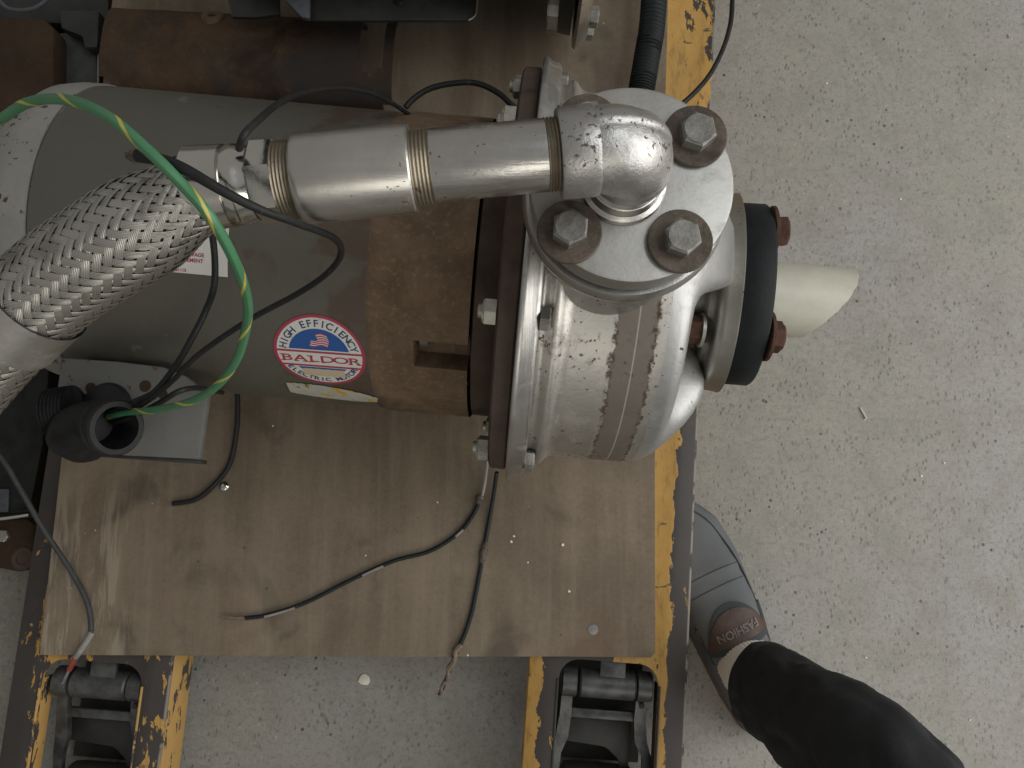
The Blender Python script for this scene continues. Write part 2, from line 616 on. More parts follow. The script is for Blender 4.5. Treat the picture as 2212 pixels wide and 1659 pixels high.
M_ZINC = m_plain('zinc_plating', (.40, .39, .34), .42, .55, .3, 90, .0003)
M_BRIGHT = m_plain('dull_bolt_steel', (.22, .21, .19), .5, .45, .35, 110, .0005)
M_WASH = m_rust('browned_washer', (.06, .047, .035), (.125, .10, .08), 60, .3, .6)
M_RUST = m_rust('rusty_cast_iron', (.098, .065, .041), (.168, .112, .071), 26, .35)
M_RUSTD = m_rust('dark_rust_plate', (.064, .045, .035), (.088, .063, .050), 30, .12)
M_RUSTB = m_rust('rusty_bolt', (.052, .027, .019), (.10, .052, .036), 90, .5)
M_RUSTG = m_rust('rusty_guard', (.040, .027, .018), (.080, .048, .026), 18, .3, .75, (.034, .031, .029))
M_MOTOR = m_motor()
M_BELL = m_steel('grey_end_bell', (.30, .293, .268), .6, .62, .3, .0005, None, .25, 45)
M_BOX = m_steel('zinc_conduit_box', (.155, .155, .145), .66, .6, .75, .0003, None, .25, 45)
M_RUBBER = m_plain('black_rubber', (.012, .0145, .016), .6, 0, .3, 60, .0003, Specular_IOR_Level=.22)
M_BLACK = m_plain('black_plastic', (.014, .0142, .015), .55, 0, .6, 45, .0004, Specular_IOR_Level=.3)
M_DARK = m_plain('dark_painted_steel', (.028, .028, .027), .5, 0, .4, 30, .0004)
M_BLUEG = m_plain('blue_grey_steel', (.10, .11, .125), .45, .3, .35, 40, .0004)
M_GREEN = m_plain('grey_green_steel', (.060, .064, .055), .6, 0, .3, 30, .0004)
M_BROWN = m_rust('brown_rusty_sheet', (.035, .021, .012), (.055, .034, .02), 12, .2)
M_NYLON = m_plain('milky_nylon', (.52, .505, .42), .42, 0, .06, 60, .0003, Subsurface_Weight=.25, Subsurface_Radius=(.01, .01, .008))
M_BRAID = m_braid()
M_CORE = m_plain('hose_core', (.02, .02, .02), .7)
M_GW = m_groundwire()
M_WIRE = m_wire('black_wire', (.014, .0145, .015), .25)
M_WIRET = m_wire('taped_wire', (.018, .018, .017), .45)
M_WIREG = m_wire('grey_wire', (.048, .050, .052), .3)
M_WIREB = m_wire('blue_black_wire', (.013, .018, .020), .2)
M_COPPER = m_plain('frayed_lead', (.20, .15, .11), .6, 0, .4, 120)
M_GRIME = m_plain('grimy_tape', (.10, .078, .06), .75, 0, .4, 150, .0008)
M_WHITE = m_plain('white_chip', (.66, .64, .55), .7, 0, .1)
M_SHRINK = m_plain('pale_sleeve', (.25, .235, .22), .5, 0, .3)
M_RED = m_plain('red_sleeve', (.32, .055, .04), .5, 0, .3)
M_TROUSER = m_cloth('black_trouser_cloth', (.034, .035, .037), 700, .0006)
M_SHOE = m_cloth('grey_canvas', (.125, .132, .138), 1100, .0004, .14)
M_SEAM = m_cloth('dark_grey_seam', (.062, .065, .068), 1100, .0003, .2)
M_SOCK = m_cloth('white_sock', (.74, .73, .70), 800, .0006, .06)
M_SOLE = m_plain('tan_rubber_sole', (.12, .066, .035), .6, 0, .25)
M_CREAM = m_plain('cream_sole_edge', (.48, .45, .36), .6, 0, .12)
M_PATCH = m_plain('brown_leather', (.066, .038, .027), .6, 0, .25, 120, .0005)
M_PTXT = m_plain('worn_grey_print', (.15, .115, .10), .6, 0, .35, 200)

# ------------------------------------------------------------------ the setting: floor
fl = mk('floor', ([(-6, -6, 0), (6, -6, 0), (6, 6, 0), (-6, 6, 0)], [(0, 1, 2, 3)]), M_CONC)
tag(fl, kind='structure')

# ------------------------------------------------------------------ pallet jack
FD = V((.0749, .99719, 0))      # along the forks
FX = V((.99719, -.0749, 0))     # across
ZT, ZB, FW = .09, .036, .16
jack = thing('pallet_jack', (0, 0, 0), 'worn yellow and black pallet jack with its forks under the brown board', 'pallet jack')


def fork(right_edge=None, left_edge=None, mat=None, x0=0):
    """one fork as a U-channel with the roller opening at its tip"""
    lo = V(left_edge) if left_edge else V(right_edge) - FX * FW
    t0 = (lo.y) / FD.y
    base = lo - FD * t0                       # left edge where y = 0
    def q(s, t): 
        p = base + FX * s + FD * t
        return (p.x, p.y)
    tip, back = -.56, 1.15
    ot, ob = -.166, -.52                    # opening for the load roller
    ol, orr = .031, .131
    rr = .020
    # left rail, right rail, tip bridge and the long body, one outline with a slit-free opening: two halves
    arc1 = [q(ol + rr - rr * math.cos(a), ot - rr + rr * math.sin(a)) for a in [i * math.pi / 12 for i in range(7)]]
    arc2 = [q(orr - rr + rr * math.sin(a), ot - rr + rr * math.cos(a)) for a in [i * math.pi / 12 for i in range(7)]]
    outline = [q(0, tip + .03), q(.02, tip), q(ol, tip + .0), q(ol, ob)] + arc1 + arc2 + [q(orr, ob), q(orr, tip), q(FW - .02, tip), q(FW, tip + .03), q(FW, back), q(0, back)]
    f = mk('fork', prism(outline, ZT - .004, ZT, .0012, 2), mat, jack)
    g = prism([q(ol + .001, ob + .0), q(orr - .001, ob), q(orr - .001, ob - .04), q(ol + .001, ob - .04)], ZT - .006, ZT - .0005, .001)
    mk('tip_bridge', g, M_DARK, f)
    for s0, s1 in ((.0002, .004), (FW - .004, FW - .0002)):
        mk('side_flange', prism([q(s0, tip + .03), q(s1, tip + .03), q(s1, back), q(s0, back)], ZB, ZT - .0045, .0008), M_YSIDE, f)
    # turned-down lips along the opening
    for s0, s1 in ((ol - .0025, ol - .0002), (orr + .0002, orr + .0025)):
        mk('opening_lip', prism([q(s0, ob), q(s1, ob), q(s1, ot - .02), q(s0, ot - .02)], ZT - .022, ZT + .0012, .0006), M_YSIDE if left_edge else M_DARK, f)
    zc = ZT - .032
    def ax(s, t, z): 
        p = base + FX * s + FD * t
        return V((p.x, p.y, z))
    XM = lambda s, t, z: basis(ax(s, t, z), FX, ZX)
    mk('axle_sleeve', lathe([(0, .0125), (.002, .0145), (.056, .0145), (.058, .0125)], XM(ol + .022, ot - .026, zc + .012), 28), M_AXLE, f)
    mk('axle_tab', box(basis(ax(ol + .055, ot - .007, zc + .020), FX, ZX), .026, .028, .006, .001), M_AXLE, f)
    for sx, w in ((ol + .004, .016), (orr - .019, .016)):
        mk('link_boss', lathe([(0, .0135), (.001, .0150), (w - .001, .0150), (w, .0135)], XM(sx, ot - .026, zc + .011), 24), M_AXLE, f)
    # link frame: two arms that bend outwards and a crossbar
    for sx, kick in ((ol + .011, -.006), (orr - .012, .012)):
        path = [ax(sx, ot - .034, zc + .008), ax(sx, ot - .062, zc + .002), ax(sx + kick * .3, ot - .085, zc - .006), ax(sx + kick, ot - .103, zc - .012), ax(sx + kick, ot - .130, zc - .016)]
        vs = []
        for k, p in enumerate(path):
            hw = (.0055, .006, .0065, .005, .0035)[k]
            for dz in (-.004, .004):
                vs += [p - FX * hw + V((0, 0, dz)), p + FX * hw + V((0, 0, dz))]
        fs = []
        for k in range(len(path) - 1):
            i = 4 * k
            fs += [(i + 2, i + 3, i + 7, i + 6), (i, i + 4, i + 5, i + 1), (i, i + 2, i + 6, i + 4), (i + 1, i + 5, i + 7, i + 3)]
        fs += [(0, 1, 3, 2), tuple(len(vs) - 4 + j for j in (0, 2, 3, 1))]
        mk('link_arm', fix((vs, fs)), M_AXLE, f, 30)
    mk('link_crossbar', box(basis(ax((ol + orr) / 2, ot - .060, zc - .004), FX, ZX), .082, .010, .008, .002), M_AXLE, f)
    mk('pivot_pin', lathe([(0, .003), (.0012, .0026), (.0014, .001)], basis(ax(orr - .012, ot - .045, zc + .013), ZX, FX), 14), M_DARK, f)
    # fender in front of the roller with a pointed lug
    fen = [q(ol + .004, ot - .068), q(orr - .016, ot - .068), q(orr - .016, ot - .100), q(orr - .019, ot - .128), q(orr - .024, ot - .128), q(orr - .029, ot - .108), q(orr - .040, ot - .099), q(ol + .055, ot - .097), q(ol + .004, ot - .093)]
    mk('roller_fender', prism(fen, zc - .022, zc - .019, .0006), M_DARK, f)
    mk('load_roller', lathe([(0, .028), (.003, .033), (.012, .034), (.064, .034), (.073, .033), (.076, .028)], XM(ol + .012, ot - .150, .034), 40), M_ROLLER, f)
    mk('opening_plate', prism([q(ol + .003, ot - .004), q(orr - .003, ot - .004), q(orr - .003, ot - .118), q(ol + .003, ot - .118)], .012, .015, .0005), M_DARK, f)  # flat dark plate low in the roller opening, just above the floor
    return f


M_AXLE = m_plain('grimy_grey_steel', (.088, .089, .09), .42, .4, .45, 70, .0006)
M_ROLLER = m_plain('grey_brown_roller', (.050, .045, .038), .65, 0, .3, 30, .0004)
M_FR = m_fork('fork_paint_right', .085, .158, .139, .56, (V((.1896, -.019, 0)) - FX * FW).dot(FX), True)
M_FL = m_fork('fork_paint_left', .018, .168, .164, .468, V((-.5035, -.17, 0)).dot(FX))
fr_ = fork(right_edge=(.1896, -.019, 0), mat=M_FR)
fr_['label'] = 'fork with a wide band of yellow paint beside the board'
fl_ = fork(left_edge=(-.5035, -.17, 0), mat=M_FL)
fl_['label'] = 'dark worn fork with a yellow inner edge'
mk('fork_frame', prism([(-.45, 1.151), (.28, 1.151), (.28, 1.30), (-.45, 1.30)], .04, .22, .01), M_YSIDE, jack)

# ------------------------------------------------------------------ plywood board
BZ = .102
bd = thing('plywood_board', (-.16, -.16, ZT), 'scuffed brown plywood board lying across both forks', 'board')
bp = [V((-.4719, -.1625)), V((-.30, -.1632)), V((-.1, -.1645)), V((.05, -.1640)), V((.1385, -.1650)), V((.1432, -.1600)), V((.1479, .0356)), V((.158, .22)), V((.176, .5469)), V((.205, 1.10)), V((-.433, 1.10)), V((-.4630, .13))]
mk('core', prism(bp, ZT + .0004, BZ - .0008, .0), M_PLYE, bd)
mk('face_veneer', prism([p * .9994 for p in bp], BZ - .0008, BZ, .0003, 1), M_BOARD, bd)

# ------------------------------------------------------------------ motor with pump
pump = thing('motor_pump', (AX_O.x, AX_O.y, BZ), 'large grey motor with rusty adapter, stainless pump head and braided hose on the board', 'pump')
A = lambda prof, segs=72, **k: lathe(prof, AXM, segs, **k)
RM = .1215

motor = mk('motor_body', A([(-.352, RM - .002), (-.351, RM), (-.113, RM), (-.112, RM - .002)], 96), M_MOTOR, pump)
bell = mk('end_bell', A([(-.3525, RM + .0012), (-.366, RM + .0012), (-.380, RM - .001), (-.400, RM - .012), (-.415, RM - .030), (-.421, .05), (-.421, .0)], 72, cap1=False), M_BELL, pump)
# flat foot under the motor
mk('motor_foot', prism([(p.x, p.y) for p in (L(-.33, .10, -90), L(-.33, .10, 90), L(-.14, .10, 90), L(-.14, .10, -90))], BZ + .0003, BZ + .012, .002), M_MOTOR, pump)
for a_ in (-.30, -.17):
    mk('foot_web', box(basis(L(a_, 0, 0) - V((0, 0, .103)), UX, ZX), .012, .15, .11, .002), M_MOTOR, pump)


# rusty cast adapter with a window
def adapter():
    a0, a1 = -.1165, -.041
    na, nt = 22, 144
    w0, w1, wt0, wt1 = -.080, a1, 41, 52
    def inwin(a, t): return a > w0 - 1e-5 and wt0 <= t <= wt1
    aa = sorted(set([a0 + (a1 - a0) * i / na for i in range(na + 1)] + [w0]))
    tt = [i * 360 / nt for i in range(nt)]
    tt = sorted(set(tt + [41, 52, 41.01, 51.99]))
    vs, fs = [], []
    for t in tt:
        for a in aa:
            e = min(1, (a - a0) / .008)
            r = RM + .0012 - .0022 * (1 - e) ** 2
            r += .0006 * mn.noise(V((a * 60, math.cos(R(t)) * 7, math.sin(R(t)) * 7)))
            if w0 - .0001 < a and 41.005 < t < 51.995: r -= .017
            if abs(a - w0) < 1e-6 and 41.005 < t < 51.995: r = RM + .0012
            vs.append(L(a, r, t))
    # deep wall for the window's inner end
    n = len(aa)
    m = len(tt)
    for i in range(m):
        k = (i + 1) % m
        for j in range(n - 1):
            fs.append((i * n + j, i * n + j + 1, k * n + j + 1, k * n + j))
    return fix((vs, fs))


adapt = mk('cast_adapter', adapter(), M_RUST, pump, 40)
mk('adapter_nut', hexhead(basis(L(-.0765, RM - .010, 44), UX, L(0, 1, 44) - L(0, 0, 0)), .0048, .0055), M_BRIGHT, adapt)
for a_, t_ in ((-.066, 5), (-.052, 7.5), (-.046, 60)):
    mk('casting_mark', lathe([(-.002, .0055), (.0009, .0050), (.0012, .004), (.0007, .0)], basis(L(a_, RM + .0006, t_), L(0, 1, t_) - L(0, 0, 0), UX), 18, cap1=False), M_RUST, adapt)
mk('adapter_flange', A([(-.0395, RM - .003), (-.0385, RM - .001), (-.0215, RM - .001), (-.0212, .160), (-.0195, .1625), (-.0085, .1628), (-.0072, .161)], 96), M_RUSTD, pump)


# pump cover plate and casing
def plate_wob(a, r, th):
    return a, r + (.0008 * mn.noise(V((math.cos(th) * 2, math.sin(th) * 2, 3))) if r > .16 else 0)


mk('cover_flange', A([(-.0068, .150), (-.0068, .1695), (-.0055, .1705), (-.0025, .1700), (.0005, .1675), (.0045, .1668), (.0068, .1655), (.0075, .1635), (.0068, .1600), (.0072, .1555), (.0075, .150)], 120, cap0=False, cap1=False, wob=plate_wob), M_STEEL, pump, 60)
casing_prof = [(.0070, .1560), (.0078, .1525), (.0100, .1518), (.0135, .1522), (.0150, .1545), (.0172, .1562), (.0200, .1552), (.0225, .1522), (.0255, .1492), (.0300, .1480), (.060, .1478), (.0870, .1476), (.0925, .1470)]
casing = mk('pump_casing', A(casing_prof, 144, cap0=False, cap1=False), M_DRUM, pump, 60)


def front():
    """cast front of the casing: four lobes with hollows between them for the suction bolts"""
    val = [(.1470, .0925), (.1458, .1000), (.1430, .1060), (.1390, .1085), (.1345, .1070), (.130, .1015), (.124, .0945), (.115, .0885), (.10, .0865), (.085, .0885), (.070, .0935), (.058, .099), (.050, .105)]
    lob = [(.1470, .0925), (.1452, .0990), (.1418, .1050), (.1372, .1110), (.1312, .1175), (.124, .1240), (.1165, .1305), (.108, .1362), (.098, .1412), (.088, .1445), (.076, .1450), (.062, .140), (.050, .132)]
    vs, fs = [], []
    nt = 240
    n = len(val)
    for i in range(nt):
        th = 2 * math.pi * i / nt
        deg = math.degrees(th)
        c = math.cos(4 * (th - R(-2)))
        e = max(0, min(1, (c + .42) / 1.15))
        e = e * e * (3 - 2 * e)
        for (rv, av), (rl, al) in zip(val, lob):
            r = rv + (rl - rv) * e
            a = av + (al - av) * e
            vs.append(AX_O + UX * a + WX * r * math.sin(th) + ZX * r * math.cos(th))
    for i in range(nt):
        k = (i + 1) % nt
        for j in range(n - 1):
            fs.append((i * n + j, i * n + j + 1, k * n + j + 1, k * n + j))
    return fix((vs, fs))


mk('casing_front', front(), M_CASTF if False else m_steel('satin_casting', (.44, .44, .43), .40, .3, .3, .0004, None, .72, 60), pump, 80)
mk('suction_neck', A([(.105, .049), (.150, .047)], 48), M_RINGS, pump)
ST_A, ST_T = -.010, R(-5)
AXT = AXM @ Matrix.Translation((.172 + ST_A, 0, 0)) @ Matrix.Rotation(ST_T, 4, 'Y') @ Matrix.Translation((-.172, 0, 0))
AT = lambda prof, segs=72, **k: lathe(prof, AXT, segs, **k)
sr = mk('suction_ring', AT([(.1495, .050), (.1500, .062), (.1515, .0645), (.1545, .066), (.1560, .072), (.1568, .0775), (.1590, .0805), (.1625, .0815), (.1700, .0820), (.1712, .0828), (.1722, .0828), (.1724, .0815), (.1724, .05)], 96), M_RINGS, pump, 50)
mk('rubber_gasket', AT([(.1728, .060), (.1728, .0740), (.1740, .0752), (.1950, .0752), (.1968, .0738), (.1968, .03)], 96), M_RUBBER, pump, 50)


# milky nylon spout with a slanted cut
def spout():
    vs, fs = [], []
    n, Ro, Ri = 40, .0305, .0255
    a0 = .1850
    for r in (Ro, Ri):
        for j in range(n):
            th = 2 * math.pi * j / n
            s = math.sin(th)
            cut = .255 - .018 * s - .008 * s * s + .0005 * math.sin(j * 2.7)
            for k in range(9):
                vs.append(AX_O + UX * (a0 + (cut - a0) * k / 8) + WX * (r * s) + ZX * (r * math.cos(th)))
    def I(o, j, k): return (o * n + j % n) * 9 + k
    for j in range(n):
        for k in range(8):
            fs.append((I(0, j, k), I(0, j, k + 1), I(0, j + 1, k + 1), I(0, j + 1, k)))
            fs.append((I(1, j, k), I(1, j + 1, k), I(1, j + 1, k + 1), I(1, j, k + 1)))
        fs.append((I(0, j, 8), I(1, j, 8), I(1, j + 1, 8), I(0, j + 1, 8)))
    return fix((vs, fs))


mk('nylon_spout', spout(), M_NYLON, pump, 50)

# suction bolts
for t in (45, -45, 135, -135):
    rad = L(0, 1, t) - L(0, 0, 0)
    da = ST_A + math.tan(ST_T) * .06 * math.cos(R(t))
    tilt_ = UX + (rad * .12 if t == -45 else V((0, 0, 0)))
    hb = mk('suction_bolt', hexhead(basis(L(.2015 + da, .0600, t), tilt_, rad), .0126, .0092), M_RUSTB, pump, 30)
    mk('washer', lathe([(0, .0188), (.0004, .0196), (.0028, .0196), (.0032, .0188)], basis(L(.1978 + da, .0600, t), tilt_, rad), 32), M_RUSTB, hb)
    mk('threaded_shank', lathe([(x * .001, .0058 if x % 2 else .0051) for x in range(0, 30)], basis(L(.108, .0600, t), UX, rad), 16), M_THREAD, hb)
    mk('suction_nut', hexhead(basis(L(.1465 + da, .0600, t), -UX, rad), .0118, .0130, False), M_RUSTB, pump, 30)
    mk('nut_washer', lathe([(0, .0135), (.0025, .0135)], basis(L(.1468 + da, .0600, t), UX, rad), 28), M_ZINC, pump)

# cover flange bolts and nuts
for k, t in enumerate((-77.5, -26, 25.3, 76, 127.5, 180, -128.5)):
    rad = L(0, 1, t) - L(0, 0, 0)
    cosr, sinr = math.cos(R(20 * k + 8)), math.sin(R(20 * k + 8))
    up = rad * cosr + UX.cross(rad) * sinr
    mk('flange_bolt', hexhead(basis(L(.0073, .1600, t), UX, up), .0088, .0070), M_BRIGHT, pump, 30)
    nt_ = mk('flange_nut', hexhead(basis(L(-.0212, .1535, t), -UX, up), .0095, .0088), M_ZINC, pump, 30)
    mk('stud_end', lathe([(0, .0048), (.0115, .0048), (.0122, .0042)], basis(L(-.0212, .1535, t), -UX, up), 16), M_ZINC, nt_)

# discharge: neck, lower flange, gasket gap, upper plate
DC = P(1365, 395, .507)
DV = basis((DC.x, DC.y, 0), ZX, UX)
D = lambda prof, segs=64, **k: lathe(prof, DV, segs, **k)
mk('discharge_neck', D([(.395, .052), (.425, .044), (.455, .040), (.474, .040)], 64), M_DRUM2 if False else M_STEEL, pump)
mk('lower_flange', D([(.4720, .052), (.4725, .0560), (.4745, .0578), (.4785, .0582), (.4815, .0572), (.4840, .0568), (.4850, .0560), (.4852, .0535)], 96), M_STEEL, pump, 40)
mk('flange_gasket', D([(.4845, .0520), (.4905, .0520)], 64), M_RUBBER, pump)
dplate = mk('discharge_plate', D([(.4900, .0535), (.4905, .0545), (.4955, .0549), (.5050, .0549), (.5068, .0543), (.5072, .0530), (.5071, .02)], 128), M_PLATE, pump, 30)
for (bx, by), rot_, wm, hm in (((1232, 492), 25, M_WASH, M_BRIGHT), ((1475, 512), -20, M_WASH, M_BRIGHT), ((1508, 282), 40, M_WASH2 if False else M_WASH, M_BRIGHT), ((1272, 256), 10, M_WASH, M_BRIGHT)):
    c = P(bx, by, .516)
    up = V((math.cos(R(rot_)), math.sin(R(rot_)), 0))
    b_ = mk('discharge_bolt', hexhead(basis((c.x, c.y, .5105), ZX, up), .0100, .0085), hm, pump, 30)
    mk('washer', lathe([(.0, .0165), (.0005, .0172), (.0028, .0172), (.0033, .0166), (.0033, .008)], basis((c.x, c.y, .5073), ZX, up), 40), wm, b_)
    mk('bolt_shank', lathe([(.466, .006), (.508, .006)], basis((c.x, c.y, 0), ZX, up), 16), M_BRIGHT, b_)

# elbow
PZ = .552
E0 = P(1375, 328, PZ)                      # where the two legs' axes cross
PA, PB = P(1205, 333, PZ), P(430, 408, PZ)
PD = (PB - PA).normalized()                # pipe runs to the left
E0 = PA - PD * ((E0 - PA).length)
EV = basis((E0.x, E0.y, 0), ZX, UX)
mk('riser_nipple', lathe([(.5065, .0225), (.5085, .0235), (.5105, .0228), (.512, .0205), (.518, .0195), (.5185, .0188), (.5195, .0194), (.5205, .0187), (.5215, .0193), (.5225, .0186), (.524, .0190), (.525, .0186), (.526, .0190), (.527, .0186), (.535, .0178)], EV, 48), M_THREAD2 if False else M_PIPE, pump)


def elbow():
    pts = []
    rb = .0185
    c = E0 + PD * rb + V((0, 0, -rb))
    for z in (-.0205,):
        pts.append((E0 + V((0, 0, z)), .0200))
    n = 14
    for i in range(n + 1):
        t = i / n * math.pi / 2
        p = c - PD * rb * math.cos(t) + ZX * rb * math.sin(t)
        pts.append((p, .0205 + .0008 * math.sin(2 * t)))
    pts.append((E0 + PD * .0225, .0200))
    fr = frames([p for p, _ in pts])
    vs, fs = [], []
    m = 120
    for i, (p, t, a, b) in enumerate(fr):
        for j in range(m):
            th = 2 * math.pi * j / m
            d = a * math.cos(th) + b * math.sin(th)
            r = pts[i][1]
            # raised rib along the outer back of the bend
            outw = (ZX - PD).normalized()
            side = d.dot(PD.cross(ZX).normalized())
            rib = max(0, 1 - (abs(side - .42) / .22) ** 8) if d.dot(outw) > 0 else 0
            r += .0013 * rib
            vs.append(p + d * r)
    for i in range(len(fr) - 1):
        for j in range(m):
            k = (j + 1) % m
            fs.append((i * m + j, i * m + k, (i + 1) * m + k, (i + 1) * m + j))
    return fix((vs, fs))


elb = mk('pipe_elbow', elbow(), M_CAST, pump, 60)
XM_ = lambda d: basis(E0 + PD * d, PD, ZX)
LP = lambda px: (P(px, 333 + (1205 - px) * .0968, PZ) - E0).dot(PD)
mk('elbow_collar', lathe([(LP(1290), .0195), (LP(1286), .0210), (LP(1278), .0216), (LP(1212), .0212), (LP(1206), .0204), (LP(1206), .0172)], XM_(0), 56), M_CAST, elb)
mk('elbow_lower_collar', lathe([(PZ - .0225, .0180), (PZ - .0225, .0203), (PZ - .0205, .0214), (PZ - .017, .0214), (PZ - .0145, .0206)], EV, 56), M_CAST, elb)
for i, (sx, sy, l, ang) in enumerate(((0, 0, .0034, 10), (.004, .0018, .0030, -60), (.0085, -.0012, .0046, -15), (-.003, .004, .0026, 40))):
    dn = (WX * .72 + ZX * .66).normalized()
    pc = E0 + PD * (.006 - sx) + V((0, 0, -.010)) + dn * .0212 + WX.cross(ZX) * 0 + (ZX * .7 - WX * .7) * sy
    mk('cast_mark', box(basis(pc, (UX * math.cos(R(ang)) + (ZX * .7 - WX * .7) * math.sin(R(ang))), dn), l, .0016, .0012, .0004), M_CHROME, elb)

# pipe run
def ringed(a, b, r, step=.0016, amp=.0007):
    n = max(2, int(abs(b - a) / step) * 2)
    return [(a + (b - a) * i / n, r - (amp if i % 2 else 0)) for i in range(n + 1)]


mk('thread_ring', lathe(ringed(LP(1210), LP(1180), .0174), XM_(0), 48), M_THREAD, pump, 20)
mk('pipe_nipple', lathe([(LP(1181), .0165), (LP(1179), .0170), (LP(935), .0172), (LP(930), .0166)], XM_(0), 56), M_PIPE, pump)
mk('thread_ring', lathe(ringed(LP(933), LP(884), .0176), XM_(0), 48), M_THREAD, pump, 20)
mk('pipe_coupling', lathe([(LP(893), .0180), (LP(892), .0200), (LP(888), .0209), (LP(880), .0211), (LP(660), .0211), (LP(650), .0209), (LP(645), .0200)], XM_(0), 64), m_steel('coupling_stainless', (.58, .56, .525), .33, .14, .2, .0003, (10, 200, 200)), pump)
mk('thread_ring', lathe(ringed(LP(650), LP(605), .0184), XM_(0), 48), M_THREAD, pump, 20)
mk('hex_fitting', lathe([(LP(608), .0175), (LP(604), .0192), (LP(556), .0195), (LP(550), .0180)], XM_(0), 6), M_CHROME, pump, 25)
mk('weld_ring', lathe([(LP(552), .0172), (LP(535), .0178), (LP(528), .0186), (LP(516), .0190), (LP(505), .0186), (LP(496), .0178)], XM_(0), 48), M_CHROME, pump)
ferr = mk('hose_ferrule', lathe([(LP(498), .0176), (LP(496), .0192), (LP(420), .0200), (LP(415), .0190)], XM_(0), 56), M_CHROME, pump)

# braided hose -----------------------------------------------------
hp = [P(470, 404, PZ), P(425, 418, PZ), P(330, 476, .548), P(230, 537, .54), P(130, 604, .53), P(50, 675, .52), P(-30, 757, .51), P(-110, 850, .50), P(-200, 960, .47), P(-260, 1060, .42), V((-.62, -.06, .27)), V((-.72, -.09, .13)), V((-.86, -.11, .05)), V((-1.05, -.12, .026))]
hpath = catmull(hp, 20)
HR = .0245
cum = [0]
for i in range(1, len(hpath)): cum.append(cum[-1] + (hpath[i] - hpath[i - 1]).length)
hfr = frames(hpath)


def hose_at(s):
    s = max(0, min(cum[-1] - 1e-6, s))
    lo, hi = 0, len(cum) - 1
    while hi - lo > 1:
        mid = (lo + hi) // 2
        if cum[mid] <= s: lo = mid
        else: hi = mid
    f = (s - cum[lo]) / (cum[lo + 1] - cum[lo])
    A0, A1 = hfr[lo], hfr[lo + 1]
    return A0[0].lerp(A1[0], f), A0[1].lerp(A1[1], f).normalized(), A0[2].lerp(A1[2], f).normalized(), A0[3].lerp(A1[3], f).normalized()


def cover_r(s):
    b = max(0, min(1, (s - S0) / .035))
    return .0186 + (HR - .0186) * (b * b * (3 - 2 * b))


S0, S1 = .0105, cum[-1] - .002
core_r = lambda s: cover_r(s) - .0014
hose = mk('braided_hose', tube(hpath, [core_r(c) for c in cum], 28), M_CORE, pump)
hose['label'] = 'woven steel braided hose on the pipe end'
NB = 26
PITCH = 2 * math.pi * HR / math.tan(R(42))
KK = 2 * math.pi / PITCH


def strand(i, sgn):
    ns = 480
    vs, uv, fs = [], [], []
    wd = .00182
    j0 = random.random() * 40
    for q in range(ns + 1):
        s = S0 + (S1 - S0) * q / ns
        phi = 2 * math.pi * i / NB + sgn * KK * s
        mcont = 2 * KK * s * NB / (2 * math.pi)
        o = i + (i + mcont if sgn > 0 else i - mcont)
        w = max(-1, min(1, 1.25 * math.cos(math.pi / 2 * (o - .5)))) * sgn
        r0 = cover_r(s)
        phi += .035 * mn.noise(V((s * 28, j0, sgn)))
        p, t, a, b = hose_at(s)
        rad = a * math.cos(phi) + b * math.sin(phi)
        tan = (b * math.cos(phi) - a * math.sin(phi))
        dirv = (t + tan * (sgn * KK * r0)).normalized()
        acr = rad.cross(dirv).normalized()
        c0 = p + rad * (r0 + .00034 * w)
        for k, u_ in enumerate((-1, -.55, 0, .55, 1)):
            vs.append(c0 + acr * (wd * u_ * r0 / HR) + rad * (-.00022 * u_ * u_))
            uv.append(((u_ + 1) / 2, s * 60))
        if q:
            for k in range(4):
                i0 = (q - 1) * 5 + k
                fs.append((i0, i0 + 1, i0 + 6, i0 + 5))
    return vs, fs, uv


for i in range(NB):
    for sgn in (1, -1):
        v_, f_, u_ = strand(i, sgn)
        mk('braid_strand', (v_, f_), M_BRAID, hose, None, u_)
# smooth band round the hose
bs = cum[20 * 5] - .002
bpth = [hose_at(bs + d * .0055)[0] for d in range(-2, 4)]
mk('hose_band', tube(catmull(bpth, 4), HR + .0016, 40, False), M_CHROME2 if False else m_steel('satin_band', (.58, .56, .53), .38, .1, .25, .0003), hose)

# conduit box with black elbow ------------------------------------------
BXZ = .332
cbx = [P(x, y, BXZ) for x, y in ((132, 772), (250, 780), (352, 792), (400, 812), (450, 850), (438, 930), (430, 992), (270, 984), (104, 968), (118, 870))]
cb = mk('conduit_box', prism([(p.x, p.y) for p in cbx], BXZ - .008, BXZ, .0018), M_BOX, pump)
mk('box_body', prism([(p.x, p.y) for p in (P(150, 790, BXZ), P(320, 808, BXZ), P(350, 860, BXZ), P(340, 945, BXZ), P(130, 935, BXZ))], BXZ - .045, BXZ - .0085, .003), M_DARK, cb)
lip = [P(x, y, BXZ) for x, y in ((105, 970), (430, 993), (430, 1002), (104, 979))]
mk('box_lid_edge', prism([(p.x, p.y) for p in lip], BXZ - .016, BXZ - .004, .001), M_DARK, cb)
for hx, hy, hr in ((196, 838, .0040), (232, 864, .0048), (314, 834, .0044), (352, 852, .0036), (186, 856, .0018), (285, 873, .0015)):
    c = P(hx, hy, BXZ)
    mk('knockout_hole', lathe([(0, hr), (.0004, hr * .96), (.0004, .0)], basis((c.x, c.y, BXZ + .0001), ZX, UX), 16, cap1=False), M_BROWN, cb)
ez = BXZ + .030
epath = catmull([P(150, 945, BXZ + .004), P(160, 930, BXZ + .024), P(190, 920, ez + .004), P(215, 918, ez + .009), P(240, 922, ez + .018)], 8)
ce = mk('conduit_elbow', join(tube(epath, lambda t: .0150 + .002 * math.sin(math.pi * t), 28, False)), M_BLACK, cb)
